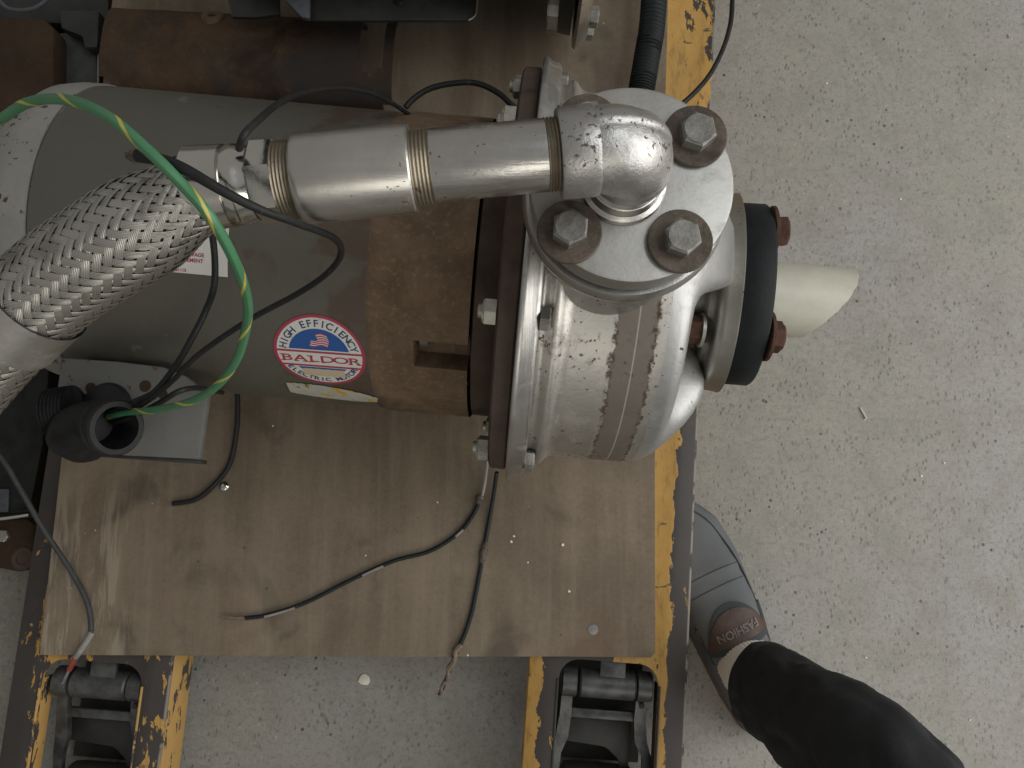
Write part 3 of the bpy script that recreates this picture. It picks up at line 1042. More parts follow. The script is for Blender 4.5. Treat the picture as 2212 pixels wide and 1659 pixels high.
ed = (epath[-1] - epath[-3]).normalized()
EM = basis(epath[-1], ed, ZX)
mk('elbow_mouth', lathe([(-.012, .0150), (-.010, .0176), (-.005, .0180), (-.004, .0166), (.000, .0166), (.001, .0188), (.007, .0192), (.0085, .0180), (.0085, .0146), (-.024, .0130), (-.026, .001)], EM, 40, cap0=False), M_BLACK, ce)
mk('elbow_body', lathe([(0, .0200), (.006, .0206), (.014, .0192), (.022, .0145), (.026, .007), (.027, .0)], basis(P(188, 940, BXZ + .001), ZX, UX), 32, cap1=False), M_BLACK, ce)
tp = [P(165, 888, BXZ + .018), P(112, 896, BXZ + .018)]
td = (tp[1] - tp[0])
mk('threaded_hub', lathe([(td.length * i / 14, .0190 - (.0018 if i % 2 else 0)) for i in range(15)], basis(tp[0], td, ZX), 32), M_BLACK, ce, 20)
cap_ = P(222, 878, BXZ + .01)
mk('elbow_cap', lathe([(0, .017), (.004, .0185), (.009, .0165), (.011, .009), (.0112, 0)], basis((cap_.x, cap_.y, BXZ), ZX, UX), 28, cap1=False), M_BLACK, ce)


# ------------------------------------------------------------------ stickers on the motor
def text_geo(s, size=1.0, sx=1.0, bold=0.0, spacing=1.0):
    cu = bpy.data.curves.new('t', 'FONT')
    cu.body = s
    cu.size = size
    cu.offset = bold
    cu.space_character = spacing
    cu.resolution_u = 4
    cu.align_x = 'CENTER'
    cu.align_y = 'CENTER'
    o = bpy.data.objects.new('t', cu)
    COL.objects.link(o)
    dg = bpy.context.evaluated_depsgraph_get()
    me = bpy.data.meshes.new_from_object(o.evaluated_get(dg))
    vs = [(v.co.x * sx, v.co.y) for v in me.vertices]
    fs = [tuple(p.vertices) for p in me.polygons]
    bpy.data.objects.remove(o)
    bpy.data.curves.remove(cu)
    bpy.data.meshes.remove(me)
    return vs, fs


SA, STH, SR = -.1490, 51.0, .0335


def onm(s, t, lift=0.0, a0=SA, th0=STH, rot=R(1.5)):
    """sticker plane (s along the shaft, t upwards) wrapped on the motor shell"""
    x = s * math.cos(rot) - t * math.sin(rot)
    y = s * math.sin(rot) + t * math.cos(rot)
    return L(a0 + x, RM + .0004 + lift, th0 - math.degrees(y / RM))


def flat(g, lift, **k):
    return [onm(x, y, lift, **k) for x, y in g[0]], [tuple(f) for f in g[1]]


def disc(r0, r1, nr=10, nt=96, t0=0, t1=360):
    vs, fs = [], []
    full = t1 - t0 >= 360
    for j in range(nt + (0 if full else 1)):
        th = R(t0 + (t1 - t0) * j / nt)
        for i in range(nr + 1):
            r = r0 + (r1 - r0) * i / nr
            vs.append((r * math.cos(th), r * math.sin(th)))
    n = nr + 1
    m = nt if full else nt
    for j in range(m):
        k = (j + 1) % nt if full else j + 1
        for i in range(nr):
            fs.append((j * n + i, j * n + i + 1, k * n + i + 1, k * n + i))
    return vs, fs


def halfdisc(r, ycut, upper, nx=40, ny=10):
    """part of a disc above or below y=ycut"""
    vs, fs = [], []
    xm = math.sqrt(r * r - ycut * ycut)
    for i in range(nx + 1):
        x = -xm + 2 * xm * i / nx
        ytop = math.sqrt(max(0, r * r - x * x))
        for j in range(ny + 1):
            y = ycut + ((ytop if upper else -ytop) - ycut) * j / ny
            vs.append((x, y))
    n = ny + 1
    for i in range(nx):
        for j in range(ny):
            fs.append((i * n + j, (i + 1) * n + j, (i + 1) * n + j + 1, i * n + j + 1))
    return vs, fs


def rect(x0, y0, x1, y1, nx=8, ny=4):
    vs = [(x0 + (x1 - x0) * i / nx, y0 + (y1 - y0) * j / ny) for i in range(nx + 1) for j in range(ny + 1)]
    n = ny + 1
    fs = [(i * n + j, (i + 1) * n + j, (i + 1) * n + j + 1, i * n + j + 1) for i in range(nx) for j in range(ny)]
    return vs, fs


MW = m_print('sticker_white', (.62, .61, .56), .35)
MR = m_print('sticker_red', (.36, .035, .075), .25)
MB = m_print('sticker_blue', (.018, .085, .30), .15, .3)
MN = m_print('sticker_navy', (.018, .04, .14), .1)
MTAPE = m_print('masking_tape', (.50, .40, .28), .3, .7)
MPINK = m_print('flag_white', (.62, .5, .5), .0)

stk = mk('round_sticker', flat(disc(0, SR, 12), .0), MW, motor, None)
mk('red_border', flat(disc(SR - .0022, SR + .0001, 2), .00012), MR, stk, None)
mk('blue_field', flat(join(halfdisc(.0225, .0042, True), halfdisc(.0225, -.0135, False)), .00012), MB, stk, None)
mk('red_bars', flat(join(rect(-.0312, .0012, .0312, .0030, 16, 2), rect(-.0305, -.0128, .0305, -.0110, 16, 2)), .00014), MR, stk, None)


def arc_text(s, r, mid, span, size, top=True, sx=1.0):
    gs = []
    n = len(s)
    for i, ch in enumerate(s):
        if ch == ' ': continue
        f = (i / (n - 1) - .5) * span
        ang = mid - f if top else mid + f
        vs, fs = text_geo(ch, size, sx, .00012)
        rot = R(ang - 90) if top else R(ang + 90)
        c, sn = math.cos(rot), math.sin(rot)
        cx, cy = r * math.cos(R(ang)), r * math.sin(R(ang))
        gs.append(([(cx + x * c - y * sn, cy + x * sn + y * c) for x, y in vs], fs))
    return join(*gs)


mk('blue_lettering', flat(join(arc_text('HIGH EFFICIENCY', .0265, 90, 150, .0078), arc_text('ELECTRIC MOTOR', .0278, 270, 118, .0062, False, 1.15)), .00018), MN, stk, None)


def slab_word(word, size, width):
    """wide slab-serif capitals"""
    gs = []
    n = len(word)
    cell = width / n
    h = size * .35
    for i, ch in enumerate(word):
        vs, fs = text_geo(ch, size, 1.75, .0001)
        cx = -width / 2 + cell * (i + .5)
        gs.append(([(cx + x, y) for x, y in vs], fs))
        def bar(x0, x1, y): gs.append(rect(cx + x0, y - .00042, cx + x1, y + .00042, 2, 1))
        e = cell * .48
        if ch in 'BDR': bar(-e, -e * .3, h - .0002); bar(-e, -e * .3, -h + .0002)
        if ch == 'R': bar(e * .3, e * 1.05, -h + .0002)
        if ch == 'A': bar(-e, -e * .25, -h + .0002); bar(e * .25, e, -h + .0002)
        if ch == 'L': bar(-e, -e * .1, h - .0002); bar(-e, 0, -h + .0002)
    return join(*gs)


bald = slab_word('BALDOR', .0088, .060)
mk('red_lettering', flat(([(x, y - .0049) for x, y in bald[0]], bald[1]), .00018), MR, stk, None)
# small waving flag
def flag():
    white, red, blue = [], [], []
    def wv(x, y): return (x + .0006 * math.sin(y * 600), y + .0008 * math.sin(x * 520))
    for k in range(11):
        y0 = .0075 + .0108 * k / 11
        g = rect(-.0055, y0, .0075, y0 + .0108 / 11, 12, 1)
        (red if k % 2 == 0 else white).append(([wv(x, y) for x, y in g[0]], g[1]))
    g = rect(-.0055, .0130, -.0005, .0183, 6, 3)
    blue.append(([wv(x, y) for x, y in g[0]], g[1]))
    return join(*white), join(*red), join(*blue)
fw, frd, fb = flag()
mk('flag_white_stripes', flat(fw, .00018), MPINK, stk, None)
mk('flag_red_stripes', flat(frd, .00020), MR, stk, None)
mk('flag_canton', flat(fb, .00024), MB, stk, None)
tpg = rect(-.0170, -.0232, .0140, -.0150, 10, 4)
mk('tape_label', flat(([(x + .002, y + .0002 * math.sin(x * 900)) for x, y in tpg[0]], tpg[1]), .00028), MTAPE, stk, None)

# white warning label with red print, partly behind the hose
WA, WT = -.2470, 15.5
wl = dict(a0=WA, th0=WT, rot=R(0))
lab = mk('warning_label', flat(rect(-.040, -.0205, .0365, .0205, 14, 8), .0, **wl), MW, motor, None)
gs = []
for s, x, y, sz in (('ATTENTION', -.004, -.0012, .0072), ('ANNEAUX OU TROUS DE LEVAGE', -.0075, -.0072, .0036), ('SONT DESTINES POR SEULEMENT', -.0075, -.0112, .0036), ('LE MOTOR', -.022, -.0150, .0036), ('LB1115', .003, -.0185, .0030)):
    g = text_geo(s, sz, 1.0, .00008)
    gs.append(([(a + x, b + y) for a, b in g[0]], g[1]))
mk('red_lettering', flat(join(*gs), .0002, **wl), MR, lab, None)

# torn yellow and white label near the bottom of the shell
def torn():
    vs, fs = [], []
    n, m = 30, 8
    for i in range(n + 1):
        s = -.035 + .070 * i / n
        hw = .0125 * math.sqrt(max(0, 1 - ((i / n - .42) / .6) ** 2)) + .0012 * mn.noise(V((i * .6, 2, 0)))
        for j in range(m + 1):
            vs.append((s, -hw + 2 * hw * j / m - .0002 * i))
    for i in range(n):
        for j in range(m):
            q = i * (m + 1) + j
            fs.append((q, q + m + 1, q + m + 2, q + 1))
    return vs, fs
def m_torn():
    n = N('torn_label')
    c = n.mix(n.noise(60, 4), (.33, .32, .28), (.5, .49, .45))
    c = n.mix(n.ramp(n.noise(58, 5, .65, .6), .545, .58), c, (.48, .32, .03))
    c = n.mix(n.ramp(n.noise(95, 4, .7), .62, .66), c, (.10, .065, .04))
    return n.out(c, .5, 0)
mk('torn_label', flat(torn(), .0003, a0=-.146, th0=73.5, rot=R(-2)), m_torn(), motor, None)


# ------------------------------------------------------------------ wires
def wire(name, pts, r, mat, label, cat='wire', segs=10, sub=8, group=None, rfun=None):
    path = catmull([P(*p) for p in pts], sub)
    g_, uv_ = seam_tube(path, rfun or r, segs)
    o = mk(name, g_, mat, None, 60, uv_, origin=path[0])
    return tag(o, label, cat, group), path


CZ = ez
wire('ground_wire', [(-60, 285, .50), (0, 258, .53), (60, 222, .55), (140, 215, .575), (230, 250, .59), (320, 325, .598), (400, 405, .595), (455, 470, .59), (505, 560, .565), (533, 640, .53), (533, 700, .50), (512, 775, .47), (470, 832, .445), (410, 868, .42), (330, 886, .392), (275, 890, .374), (235, 899, .362)], .0025, M_GW, 'green wire with a spiral yellow stripe looping over the braided hose')
wire('black_wire', [(238, 888, .364), (290, 868, .380), (335, 845, .392), (380, 790, .405), (415, 730, .415), (445, 670, .415), (462, 620, .428), (464, 560, .435), (458, 500, .445)], .0021, M_WIRE, 'thin black wire rising from the conduit elbow and passing under the braided hose')
wire('black_wire', [(240, 905, .361), (310, 872, .384), (370, 825, .402), (430, 765, .42), (540, 690, .44), (640, 636, .46), (705, 592, .48), (736, 550, .50), (722, 515, .53), (640, 482, .565), (560, 452, .583), (480, 412, .592), (400, 366, .595), (345, 345, .590), (300, 336, .582)], .0030, M_WIRE, 'long black wire looping from the conduit elbow over the shiny hose ferrule', rfun=lambda t: .0018 + .0012 * max(0, t - .66) / .34)
wire('black_wire', [(246, 915, .361), (300, 893, .374), (345, 870, .384), (385, 846, .388), (420, 838, .375), (450, 842, .34), (480, 848, .29)], .0019, M_WIRE, 'short black wire curving from the conduit elbow down behind the zinc box')
wire('taped_cable', [(516, 322, .570), (528, 290, .578), (560, 258, .565), (600, 225, .53), (650, 202, .49), (730, 190, .44), (800, 201, .40), (850, 225, .37), (890, 252, .34)], .0017, M_WIRET, 'dark taped cable arching from the hex fitting up over the motor', 'cable')
wire('black_cable', [(876, 232, .20), (895, 212, .20), (930, 191, .20), (980, 180, .20), (1030, 180, .20), (1075, 200, .20), (1105, 226, .20), (1130, 246, .19)], .0028, M_WIRE, 'black cable bowed between the motor and the pump flange on the far side', 'cable')
wire('floor_cable', [(1586, -60, .10), (1582, 0, .10), (1578, 50, .102), (1562, 105, .106), (1532, 163, .112), (1490, 210, .12), (1440, 250, .12)], .0027, M_BLACK, 'thin smooth black cable curving beside the pump onto the yellow fork', 'cable')
ch_ = [(1420, -120, .135), (1414, -20, .135), (1408, 60, .135), (1398, 120, .135), (1388, 180, .135), (1380, 230, .135), (1376, 300, .135)]
cpath = catmull([P(*p) for p in ch_], 34)
clen = len(cpath)
hs_ = mk('corrugated_hose', tube(cpath, [.0128 + (.0013 if (i % 4) in (0, 1) else -.0003) for i in range(clen)], 24), M_RUBBER, None, 60, None, origin=cpath[0])
tag(hs_, 'black corrugated hose lying along the right edge of the board beside the yellow fork', 'hose')
wire('cable_stub', [(508, 800, BZ + .020), (513, 862, BZ + .012), (511, 930, BZ + .006), (495, 1005, BZ + .003), (455, 1055, BZ + .003), (420, 1080, BZ + .003), (373, 1088, BZ + .003)], .0026, M_WIRE, 'short black cable stub hooked on the board below the motor', 'cable')
lw, lpath = wire('cut_lead', [(1037, 1080, BZ + .004), (1022, 1112, BZ + .003), (990, 1152, BZ + .003), (930, 1190, BZ + .003), (850, 1212, BZ + .003), (760, 1252, BZ + .003), (660, 1302, BZ + .003), (580, 1328, BZ + .003), (530, 1335, BZ + .003)], .0021, M_WIREB, 'thin dark lead curving across the board to a frayed end at left', 'wire')
p1 = catmull([P(*p) for p in ((1053, 995, BZ + .02), (1048, 1040, BZ + .012), (1040, 1078, BZ + .005))], 8)
mk('pale_sleeve', tube(p1, .0016, 8), M_SHRINK, lw)
p2 = catmull([P(*p) for p in ((532, 1335, BZ + .003), (505, 1334, BZ + .003), (474, 1332, BZ + .003))], 6)
mk('frayed_end', tube(p2, lambda t: .0019 - .0012 * t, 8), M_COPPER, lw)
for a_, b_ in ((14, 18), (34, 39), (50, 58)):
    mk('peeled_patch', tube([lpath[i] + V((0, -.0008, .0012)) for i in range(a_, b_)], .0014, 8), M_SHRINK, lw)
p3 = [lpath[0] + V(((random.random() - .5) * .004, -.002 * i + .006, .001)) for i in range(6)]
mk('taped_joint', tube(p3, [.002, .0036, .003, .0038, .003, .0022], 9), M_GRIME, lw)
lw2, l2 = wire('cut_lead', [(1073, 1020, BZ + .020), (1066, 1070, BZ + .008), (1056, 1130, BZ + .003), (1046, 1185, BZ + .003), (1034, 1250, BZ + .003), (1020, 1320, BZ + .003), (1003, 1372, BZ + .0035), (985, 1412, BZ + .0035), (966, 1462, BZ - .005), (950, 1500, BZ - .020)], .0022, M_WIREB, 'thin dark lead running down from the pump flange and over the board edge', 'wire')
mk('taped_joint', tube([l2[i] + V(((random.random() - .5) * .002, 0, 0)) for i in range(22, 29)], [.002, .0036, .0032, .0042, .0034, .0036, .0022], 9), M_GRIME, lw2)
mk('stripped_end', tube([l2[i] + V((.0012 * math.sin(i), 0, .0004)) for i in range(52, len(l2))], [.0020 + .0014 * random.random() for i in range(52, len(l2))], 8), M_COPPER, lw2)
gw, gpath = wire('grey_cable', [(-90, 880, .16), (0, 985, .15), (40, 1050, .14), (92, 1140, .122), (150, 1228, .108), (184, 1290, BZ + .003), (195, 1330, BZ + .003), (197, 1364, BZ + .003)], .0026, M_WIREG, 'grey cable coming in at left and ending in a red sleeve on the board corner', 'cable')
p4 = [P(*p) for p in ((199, 1366, BZ + .004), (176, 1402, BZ + .005), (163, 1420, BZ + .004))]
mk('pale_sleeve', tube(catmull(p4, 5), .0030, 10), M_SHRINK, gw)
p5 = [P(*p) for p in ((164, 1418, BZ + .004), (156, 1434, BZ + .001), (150, 1446, BZ - .004))]
mk('red_sleeve', tube(catmull(p5, 5), .0026, 10), M_RED, gw)
p6 = [P(*p) for p in ((151, 1444, BZ - .003), (138, 1470, BZ - .016), (128, 1492, BZ - .03))]
mk('bare_end', tube(catmull(p6, 5), .0014, 8), M_SHRINK, gw)

# dirty knotted rag end by the ferrule
kn = []
for i in range(14):
    c = P(278 + random.random() * 34, 326 + random.random() * 22, .572 + random.random() * .006)
    kn.append(c)
kt = mk('tape_knot', tube(catmull(kn, 5), .0018, 7), M_GRIME, None, 60, origin=kn[0])
tag(kt, 'small grimy knot of tape at the end of the black wire by the hose', 'tape')

# ------------------------------------------------------------------ things at the far side of the board
# half-round rusty guard with a notch
GZ = BZ
ga, gb = P(236, 106, .125), P(854, 138, .125)
gu = (gb - ga).normalized()
gl = (gb - ga).length
gn = V((-gu.y, gu.x, 0))


def guard():
    vs, fs, idx = [], [], {}
    n, m = 60, 28
    for side in (0, 1):
        rr_ = .0505 if side == 0 else .0470
        for i in range(n + 1):
            for j in range(m + 1):
                t = R(-88 + 176 * j / m)           # -88: near edge, +88: far edge
                s = gl * i / n
                r = rr_ + .0009 * mn.noise(V((s * 25, j * .25, 1)))
                idx[side, i, j] = len(vs)
                sx_ = abs(math.sin(t)) ** .8 * (1 if t > 0 else -1)
                vs.append(V((ga.x, ga.y, GZ + .004)) + gu * s + gn * (r * sx_) + ZX * (r * max(0, math.cos(t)) ** .6 * .72))
    keep = set()
    for i in range(n):
        for j in range(m):
            s = i / n
            far = j / m
            if .872 < s < .965 and far > .34 + .12 * abs(s - .918) / .046: continue
            if s >= .965 and far > .88: continue
            if s < .05 and far < .25 - s * 4: continue
            if s > .95 and far < .10: continue
            keep.add((i, j))
    for (i, j) in keep:
        fs.append((idx[0, i, j], idx[0, i + 1, j], idx[0, i + 1, j + 1], idx[0, i, j + 1]))
        fs.append((idx[1, i, j], idx[1, i, j + 1], idx[1, i + 1, j + 1], idx[1, i + 1, j]))
        for di, dj, e in ((-1, 0, ((i, j), (i, j + 1))), (1, 0, ((i + 1, j), (i + 1, j + 1))), (0, -1, ((i, j), (i + 1, j))), (0, 1, ((i, j + 1), (i + 1, j + 1)))):
            if (i + di, j + dj) not in keep:
                a, b = e
                fs.append((idx[0, a[0], a[1]], idx[0, b[0], b[1]], idx[1, b[0], b[1]], idx[1, a[0], a[1]]))
    bm = bmesh.new()
    vv = [bm.verts.new(v) for v in vs]
    for f in fs: bm.faces.new([vv[q] for q in f])
    bmesh.ops.delete(bm, geom=[v for v in bm.verts if not v.link_faces], context='VERTS')
    bmesh.ops.recalc_face_normals(bm, faces=bm.faces)
    bm.verts.index_update()
    out = [v.co.copy() for v in bm.verts], [tuple(v.index for v in f.verts) for f in bm.faces]
    bm.free()
    return out


gd = thing('coupling_guard', (ga.x, ga.y, GZ), 'rusty half-round steel guard with a notched end lying behind the motor', 'guard')
mk('curved_shell', guard(), M_RUSTG, gd, 50)
bc_ = V((ga.x, ga.y, GZ + .004)) + gu * (.362 * gl) + gn * (.0505 * .74) + ZX * .0305
mk('bolt_boss', lathe([(-.006, .0125), (.0012, .0115), (.0018, .0098), (.0012, .0048), (-.006, .0044), (-.006, 0)], basis(bc_, ZX * .8 + gn * .6, gu), 24, cap1=False), M_RUST, gd)

# second pump unit at the far edge
o2 = P(1296, 50, .271)
A2 = V((o2.x, o2.y + .172, .273))
M2 = AXM.copy()
M2.translation = A2
p2_ = thing('motor_pump', (A2.x, A2.y, BZ), 'second motor pump unit at the top edge, showing its flange tip and dark box', 'pump')
A_ = lambda prof, segs=72, **k: lathe(prof, M2, segs, **k)
mk('motor_body', A_([(-.36, .11), (-.355, RM - .004), (-.05, RM - .004), (-.05, .1)], 72), M_DARK, p2_)
mk('adapter_flange', A_([(-.021, .10), (-.0205, .156), (-.008, .158), (-.0075, .10)], 96), M_DARK, p2_)
mk('cover_flange', A_([(-.0045, .10), (-.0045, .168), (-.002, .1705), (.001, .1670), (.008, .160), (.009, .10)], 96), M_STEEL, p2_, 50)
for k, t in enumerate((60, 76.5, 100, 128, -60, 0)):
    q_ = lambda a, r: M2 @ V((a, r * math.sin(R(t)), r * math.cos(R(t))))
    mk('flange_bolt', hexhead(basis(q_(.0085, .152), UX, ZX), .0095, .0075), M_BRIGHT, p2_, 30)
    mk('flange_nut', hexhead(basis(q_(-.0212, .150), -UX, ZX), .0095, .0100), M_ZINC, p2_, 30)
bx0 = [P(x, y, .19) for x, y in ((672, 44), (1010, 44), (1026, 34), (1030, 20), (1034, -120), (668, -120))]
cb2 = mk('conduit_box', prism([(p.x, p.y) for p in bx0], .1855, .19, .0015), M_DARK, p2_)
e0 = [P(*p) for p in ((1012, 44, .1905), (1024, 36, .1905), (1029, 24, .1905), (1033, -20, .1905))]
mk('lid_trim', tube(catmull(e0, 6), .0009, 8), M_ZINC, cb2)
c_ = P(860, 2, .1905)
mk('lid_screw', lathe([(0, .005), (.0015, .004), (.0017, 0)], basis(c_, ZX, UX), 16, cap1=False), M_BLACK, cb2)
gp = [P(x, y, .20) for x, y in ((586, -60), (668, -60), (668, 39), (652, 37), (618, 2))]
mk('support_gusset', prism([(p.x, p.y) for p in gp], .194, .20, .001), M_BLUEG, p2_)
gp = [P(x, y, .17) for x, y in ((480, -60), (600, -60), (604, 30), (548, 37), (500, 36))]
mk('side_panel', prism([(p.x, p.y) for p in gp], .165, .17, .001), M_DARK, p2_)


# ------------------------------------------------------------------ things at the left, on the floor beside the fork
def slab(name, pts, z0, z1, mat, label, cat, bev=.003):
    q = [P(x, y, z1) for x, y in pts]
    c = sum(q, V((0, 0, 0))) / len(q)
    t = thing(name, (c.x, c.y, z0), label, cat)
    return t, mk('body', prism([(p.x, p.y) for p in q], z0, z1, bev), mat, t)


t1, b1_ = slab('rusty_steel_box', [(-240, 30), (92, 38), (116, 60), (112, 500), (-240, 520)], .0, .11, M_BROWN, 'brown rusty steel box on the floor left of the motor, top left corner', 'box', .004)
q_ = [P(x, y, .112) for x, y in ((0, 3), (18, 18), (45, 22), (70, 19), (92, 8), (112, -12))]
mk('bent_handle', tube(catmull(q_, 6), .0022, 8), M_BLUEG, t1)
t2, b2_ = slab('grey_green_case', [(124, 70), (206, 66), (212, 210), (214, 520), (118, 520), (117, 130)], .0, .085, M_GREEN, 'grey green steel case standing between the rusty box and the fork', 'case', .003)
q_ = [P(x, y, .102) for x, y in ((128, 20), (214, 22), (210, 102), (182, 103), (176, 78), (130, 60))]
mk('black_latch', prism([(p.x, p.y) for p in q_], .086, .102, .003), M_DARK, t2)
q_ = [P(x, y, .0865) for x, y in ((211, 112), (215, 112), (214, 210), (210, 210))]
mk('lid_edge', prism([(p.x, p.y) for p in q_], .0856, .0875, .0004), M_BELL, t2)
slab('corner_dark_slab', [(-240, -90), (236, -90), (234, 58), (-240, 26)], .0, .082, M_DARK, 'dark slab added over the floor to darken the top left corner behind the rusty box', 'slab', .004)  # slab added to cover bright floor and darken this corner
t3, b3_ = slab('floor_shade_slab', [(-260, 560), (104, 560), (106, 800), (92, 960), (72, 1060), (62, 1108), (-260, 1122)], .0, .05, M_BLACK, 'dark slab standing in for the shaded floor under the hose, left of the fork', 'shade_slab', .004)  # dark body put in for the shadow on the floor here
q_ = [P(x, y, .052) for x, y in ((-120, 1058), (20, 1056), (18, 1106), (-120, 1112))]
mk('blue_grey_plate', prism([(p.x, p.y) for p in q_], .0502, .0525, .0006), M_BLUEG, t3)
q_ = [P(-120, 1131, .058), P(0, 1121, .058), P(63, 1112, .058)]
mk('silver_rod', tube(catmull(q_, 6), .0020, 10), M_CHROME, t3)
hole = P(49, 1207, .046)
tb, bb = slab('rusty_bracket', [(-220, 1128), (58, 1120), (76, 1135), (72, 1180), (66, 1222), (40, 1236), (-30, 1222), (-220, 1228)], .02, .046, M_BROWN, 'brown rusty bracket with a round bolt hole beside the left fork', 'bracket', .003)
mk('bolt_hole', lathe([(0, .0125), (.0008, .0118), (.0010, .0068), (-.004, .0062), (-.004, 0)], basis((hole.x, hole.y, .0461), ZX, UX), 24, cap1=False), M_RUSTD, tb)
c_ = P(4, 1158, .05)
mk('pale_bolt', hexhead(basis((c_.x, c_.y, .0461), ZX, UX), .007, .005), M_ZINC, tb)


# ------------------------------------------------------------------ small litter
def chip(name, px, py, z, r, mat, label, cat, group=None, flat_=.35):
    c = P(px, py, z)
    bm = bmesh.new()
    bmesh.ops.create_icosphere(bm, subdivisions=2, radius=r)
    sd = random.random() * 50
    for v in bm.verts:
        v.co *= 1 + .45 * mn.noise(v.co / r * .9 + V((sd, 0, 0)))
        v.co.z *= flat_
    g = [v.co + V((c.x, c.y, z + r * flat_ * .8)) for v in bm.verts], [tuple(v.index for v in f.verts) for f in bm.faces]
    bm.free()
    return tag(mk(name, g, mat, None, 30, origin=(c.x, c.y, z)), label, cat, group)


chip('paper_scrap', 787, 1467, .0, .0062, M_WHITE, 'pale paper scrap on the floor between the forks', 'scrap', None, .22)
for px, py in ((1228, 1277), (1030, 1060), (1215, 1152), (1080, 1155), (1236, 1176)):
    pass
BG = 'white specks scattered on the board'
for k, (px, py, r_) in enumerate(((1229, 1277, .0013), (1215, 1177, .0016), (1104, 1170, .0015), (1140, 1215, .0010), (790, 1200, .0009), (590, 920, .0010), (1010, 1415, .0011), (705, 820, .0), (1110, 1158, .0012), (945, 1085, .0009))):
    if r_: chip('white_speck', px, py, BZ, r_, M_WHITE, 'tiny white speck lying on the brown board', 'speck', BG, .5)
FG = 'pale crumbs scattered on the open floor'
for k, (px, py, r_) in enumerate(((1990, 1028, .0014), (1868, 905, .0012), (2095, 1555, .0012), (2040, 1000, .001), (1785, 180, .0012), (1780, 640, .001), (1945, 430, .0013), (1870, 1420, .0011))):
    chip('floor_crumb', px, py, 0, r_, M_WHITE, 'tiny pale crumb lying on the open grey floor', 'crumb', FG, .5)
c_ = P(485, 1051, BZ)
sc_ = mk('screw_head', lathe([(0, .0046), (.0008, .0050), (.0022, .0042), (.0030, .0022), (.0031, 0)], basis((c_.x, c_.y, BZ), ZX, UX), 24, cap1=False), M_CHROME, None, 40, origin=c_)
tag(sc_, 'shiny round screw head on the board beside the cable stub', 'screw')
c_ = P(1281, 1360, BZ)
sc_ = mk('nail_head', lathe([(0, .0052), (.0006, .0050), (.0010, .003), (.0011, 0)], basis((c_.x, c_.y, BZ), ZX, UX), 18, cap1=False), M_SHRINK, None, 40, origin=c_)
tag(sc_, 'dull nail head near the right front corner of the board', 'nail')
q_ = [P(*p) for p in ((1858, 880, .001), (1872, 905, .002))]
st_ = mk('straw_bit', tube(catmull(q_, 5), .0011, 6), M_CREAM, None, 40, origin=q_[0])
tag(st_, 'short pale straw lying on the floor right of the pump', 'straw')

# ------------------------------------------------------------------ person: one foot and trouser leg
ankle = P(1656, 1482, .105)
per = thing('person', (ankle.x, ankle.y, 0), 'person in black trousers, white sock and grey canvas shoe standing beside the yellow fork', 'person')
# shoe axis on the floor
heel = P(1676, 1588, .02); heel.z = 0
toe = P(1452, 1132, .02); toe.z = 0
sd_ = (toe - heel).normalized()
SL = .285
sn_ = V((sd_.y, -sd_.x, 0))           # to the viewer's right


def interp(tab, t):
    for (a, x), (b, y) in zip(tab, tab[1:]):
        if t <= b:
            f = (t - a) / (b - a)
            f = f * f * (3 - 2 * f) * .5 + f * .5
            return x + (y - x) * f
    return tab[-1][1]


WT_ = [(0, .006), (.02, .021), (.08, .030), (.2, .034), (.38, .036), (.55, .042), (.7, .047), (.82, .0455), (.91, .037), (.97, .022), (1, .004)]
HT_ = [(0, .030), (.03, .058), (.12, .066), (.25, .070), (.40, .076), (.50, .069), (.62, .056), (.75, .046), (.88, .040), (.96, .032), (1, .020)]
CT_ = [(0, 0), (.3, .001), (.6, .006), (.8, .004), (1, -.006)]


def shoe_pt(t, al, lift=0.0):
    w, h, c = interp(WT_, t), interp(HT_, t), interp(CT_, t)
    sa, ca = math.sin(al), math.cos(al)
    e = .78
    x = (abs(sa) ** e) * (1 if sa > 0 else -1) * (w + lift)
    z = .012 + (h - .012 + lift) * (max(0, ca) ** (.72))
    wr = .0012 * math.sin(t * 95 + x * 60) * math.exp(-((t - .63) / .07) ** 2) * max(0, ca)
    return heel + sd_ * (t * SL) + sn_ * (x + c) + V((0, 0, z + wr))


def shoe_xy(t, s, lift=0.0):
    w = interp(WT_, t)
    q = max(-.999, min(.999, s / w))
    al = math.asin(abs(q) ** (1 / .78)) * (1 if q > 0 else -1)
    return shoe_pt(t, al, lift)


def shoe():
    vs, fs = [], []
    n, m = 56, 30
    for i in range(n + 1):
        for j in range(m + 1):
            vs.append(shoe_pt(i / n, -math.pi / 2 + math.pi * j / m))
    for i in range(n):
        for j in range(m):
            q = i * (m + 1) + j
            fs.append((q, q + 1, q + m + 2, q + m + 1))
    return fix((vs, fs))


def outline(scale, off=0):
    pts = []
    for k in range(41):
        t = k / 40
        pts.append((t, interp(WT_, t) * scale + off))
    r_ = [heel + sd_ * (t * SL) + sn_ * (w + interp(CT_, t)) for t, w in pts]
    l_ = [heel + sd_ * (t * SL) + sn_ * (-w + interp(CT_, t)) for t, w in reversed(pts)]
    return [(p.x, p.y) for p in r_ + l_]


sh = mk('shoe', shoe(), M_SHOE, per, 60)
mk('sole', prism(outline(1.0, .0012), .0, .014, .002), M_SOLE, sh)
mk('welt', prism(outline(.99, .0008), .0145, .0185, .001), M_SEAM, sh)
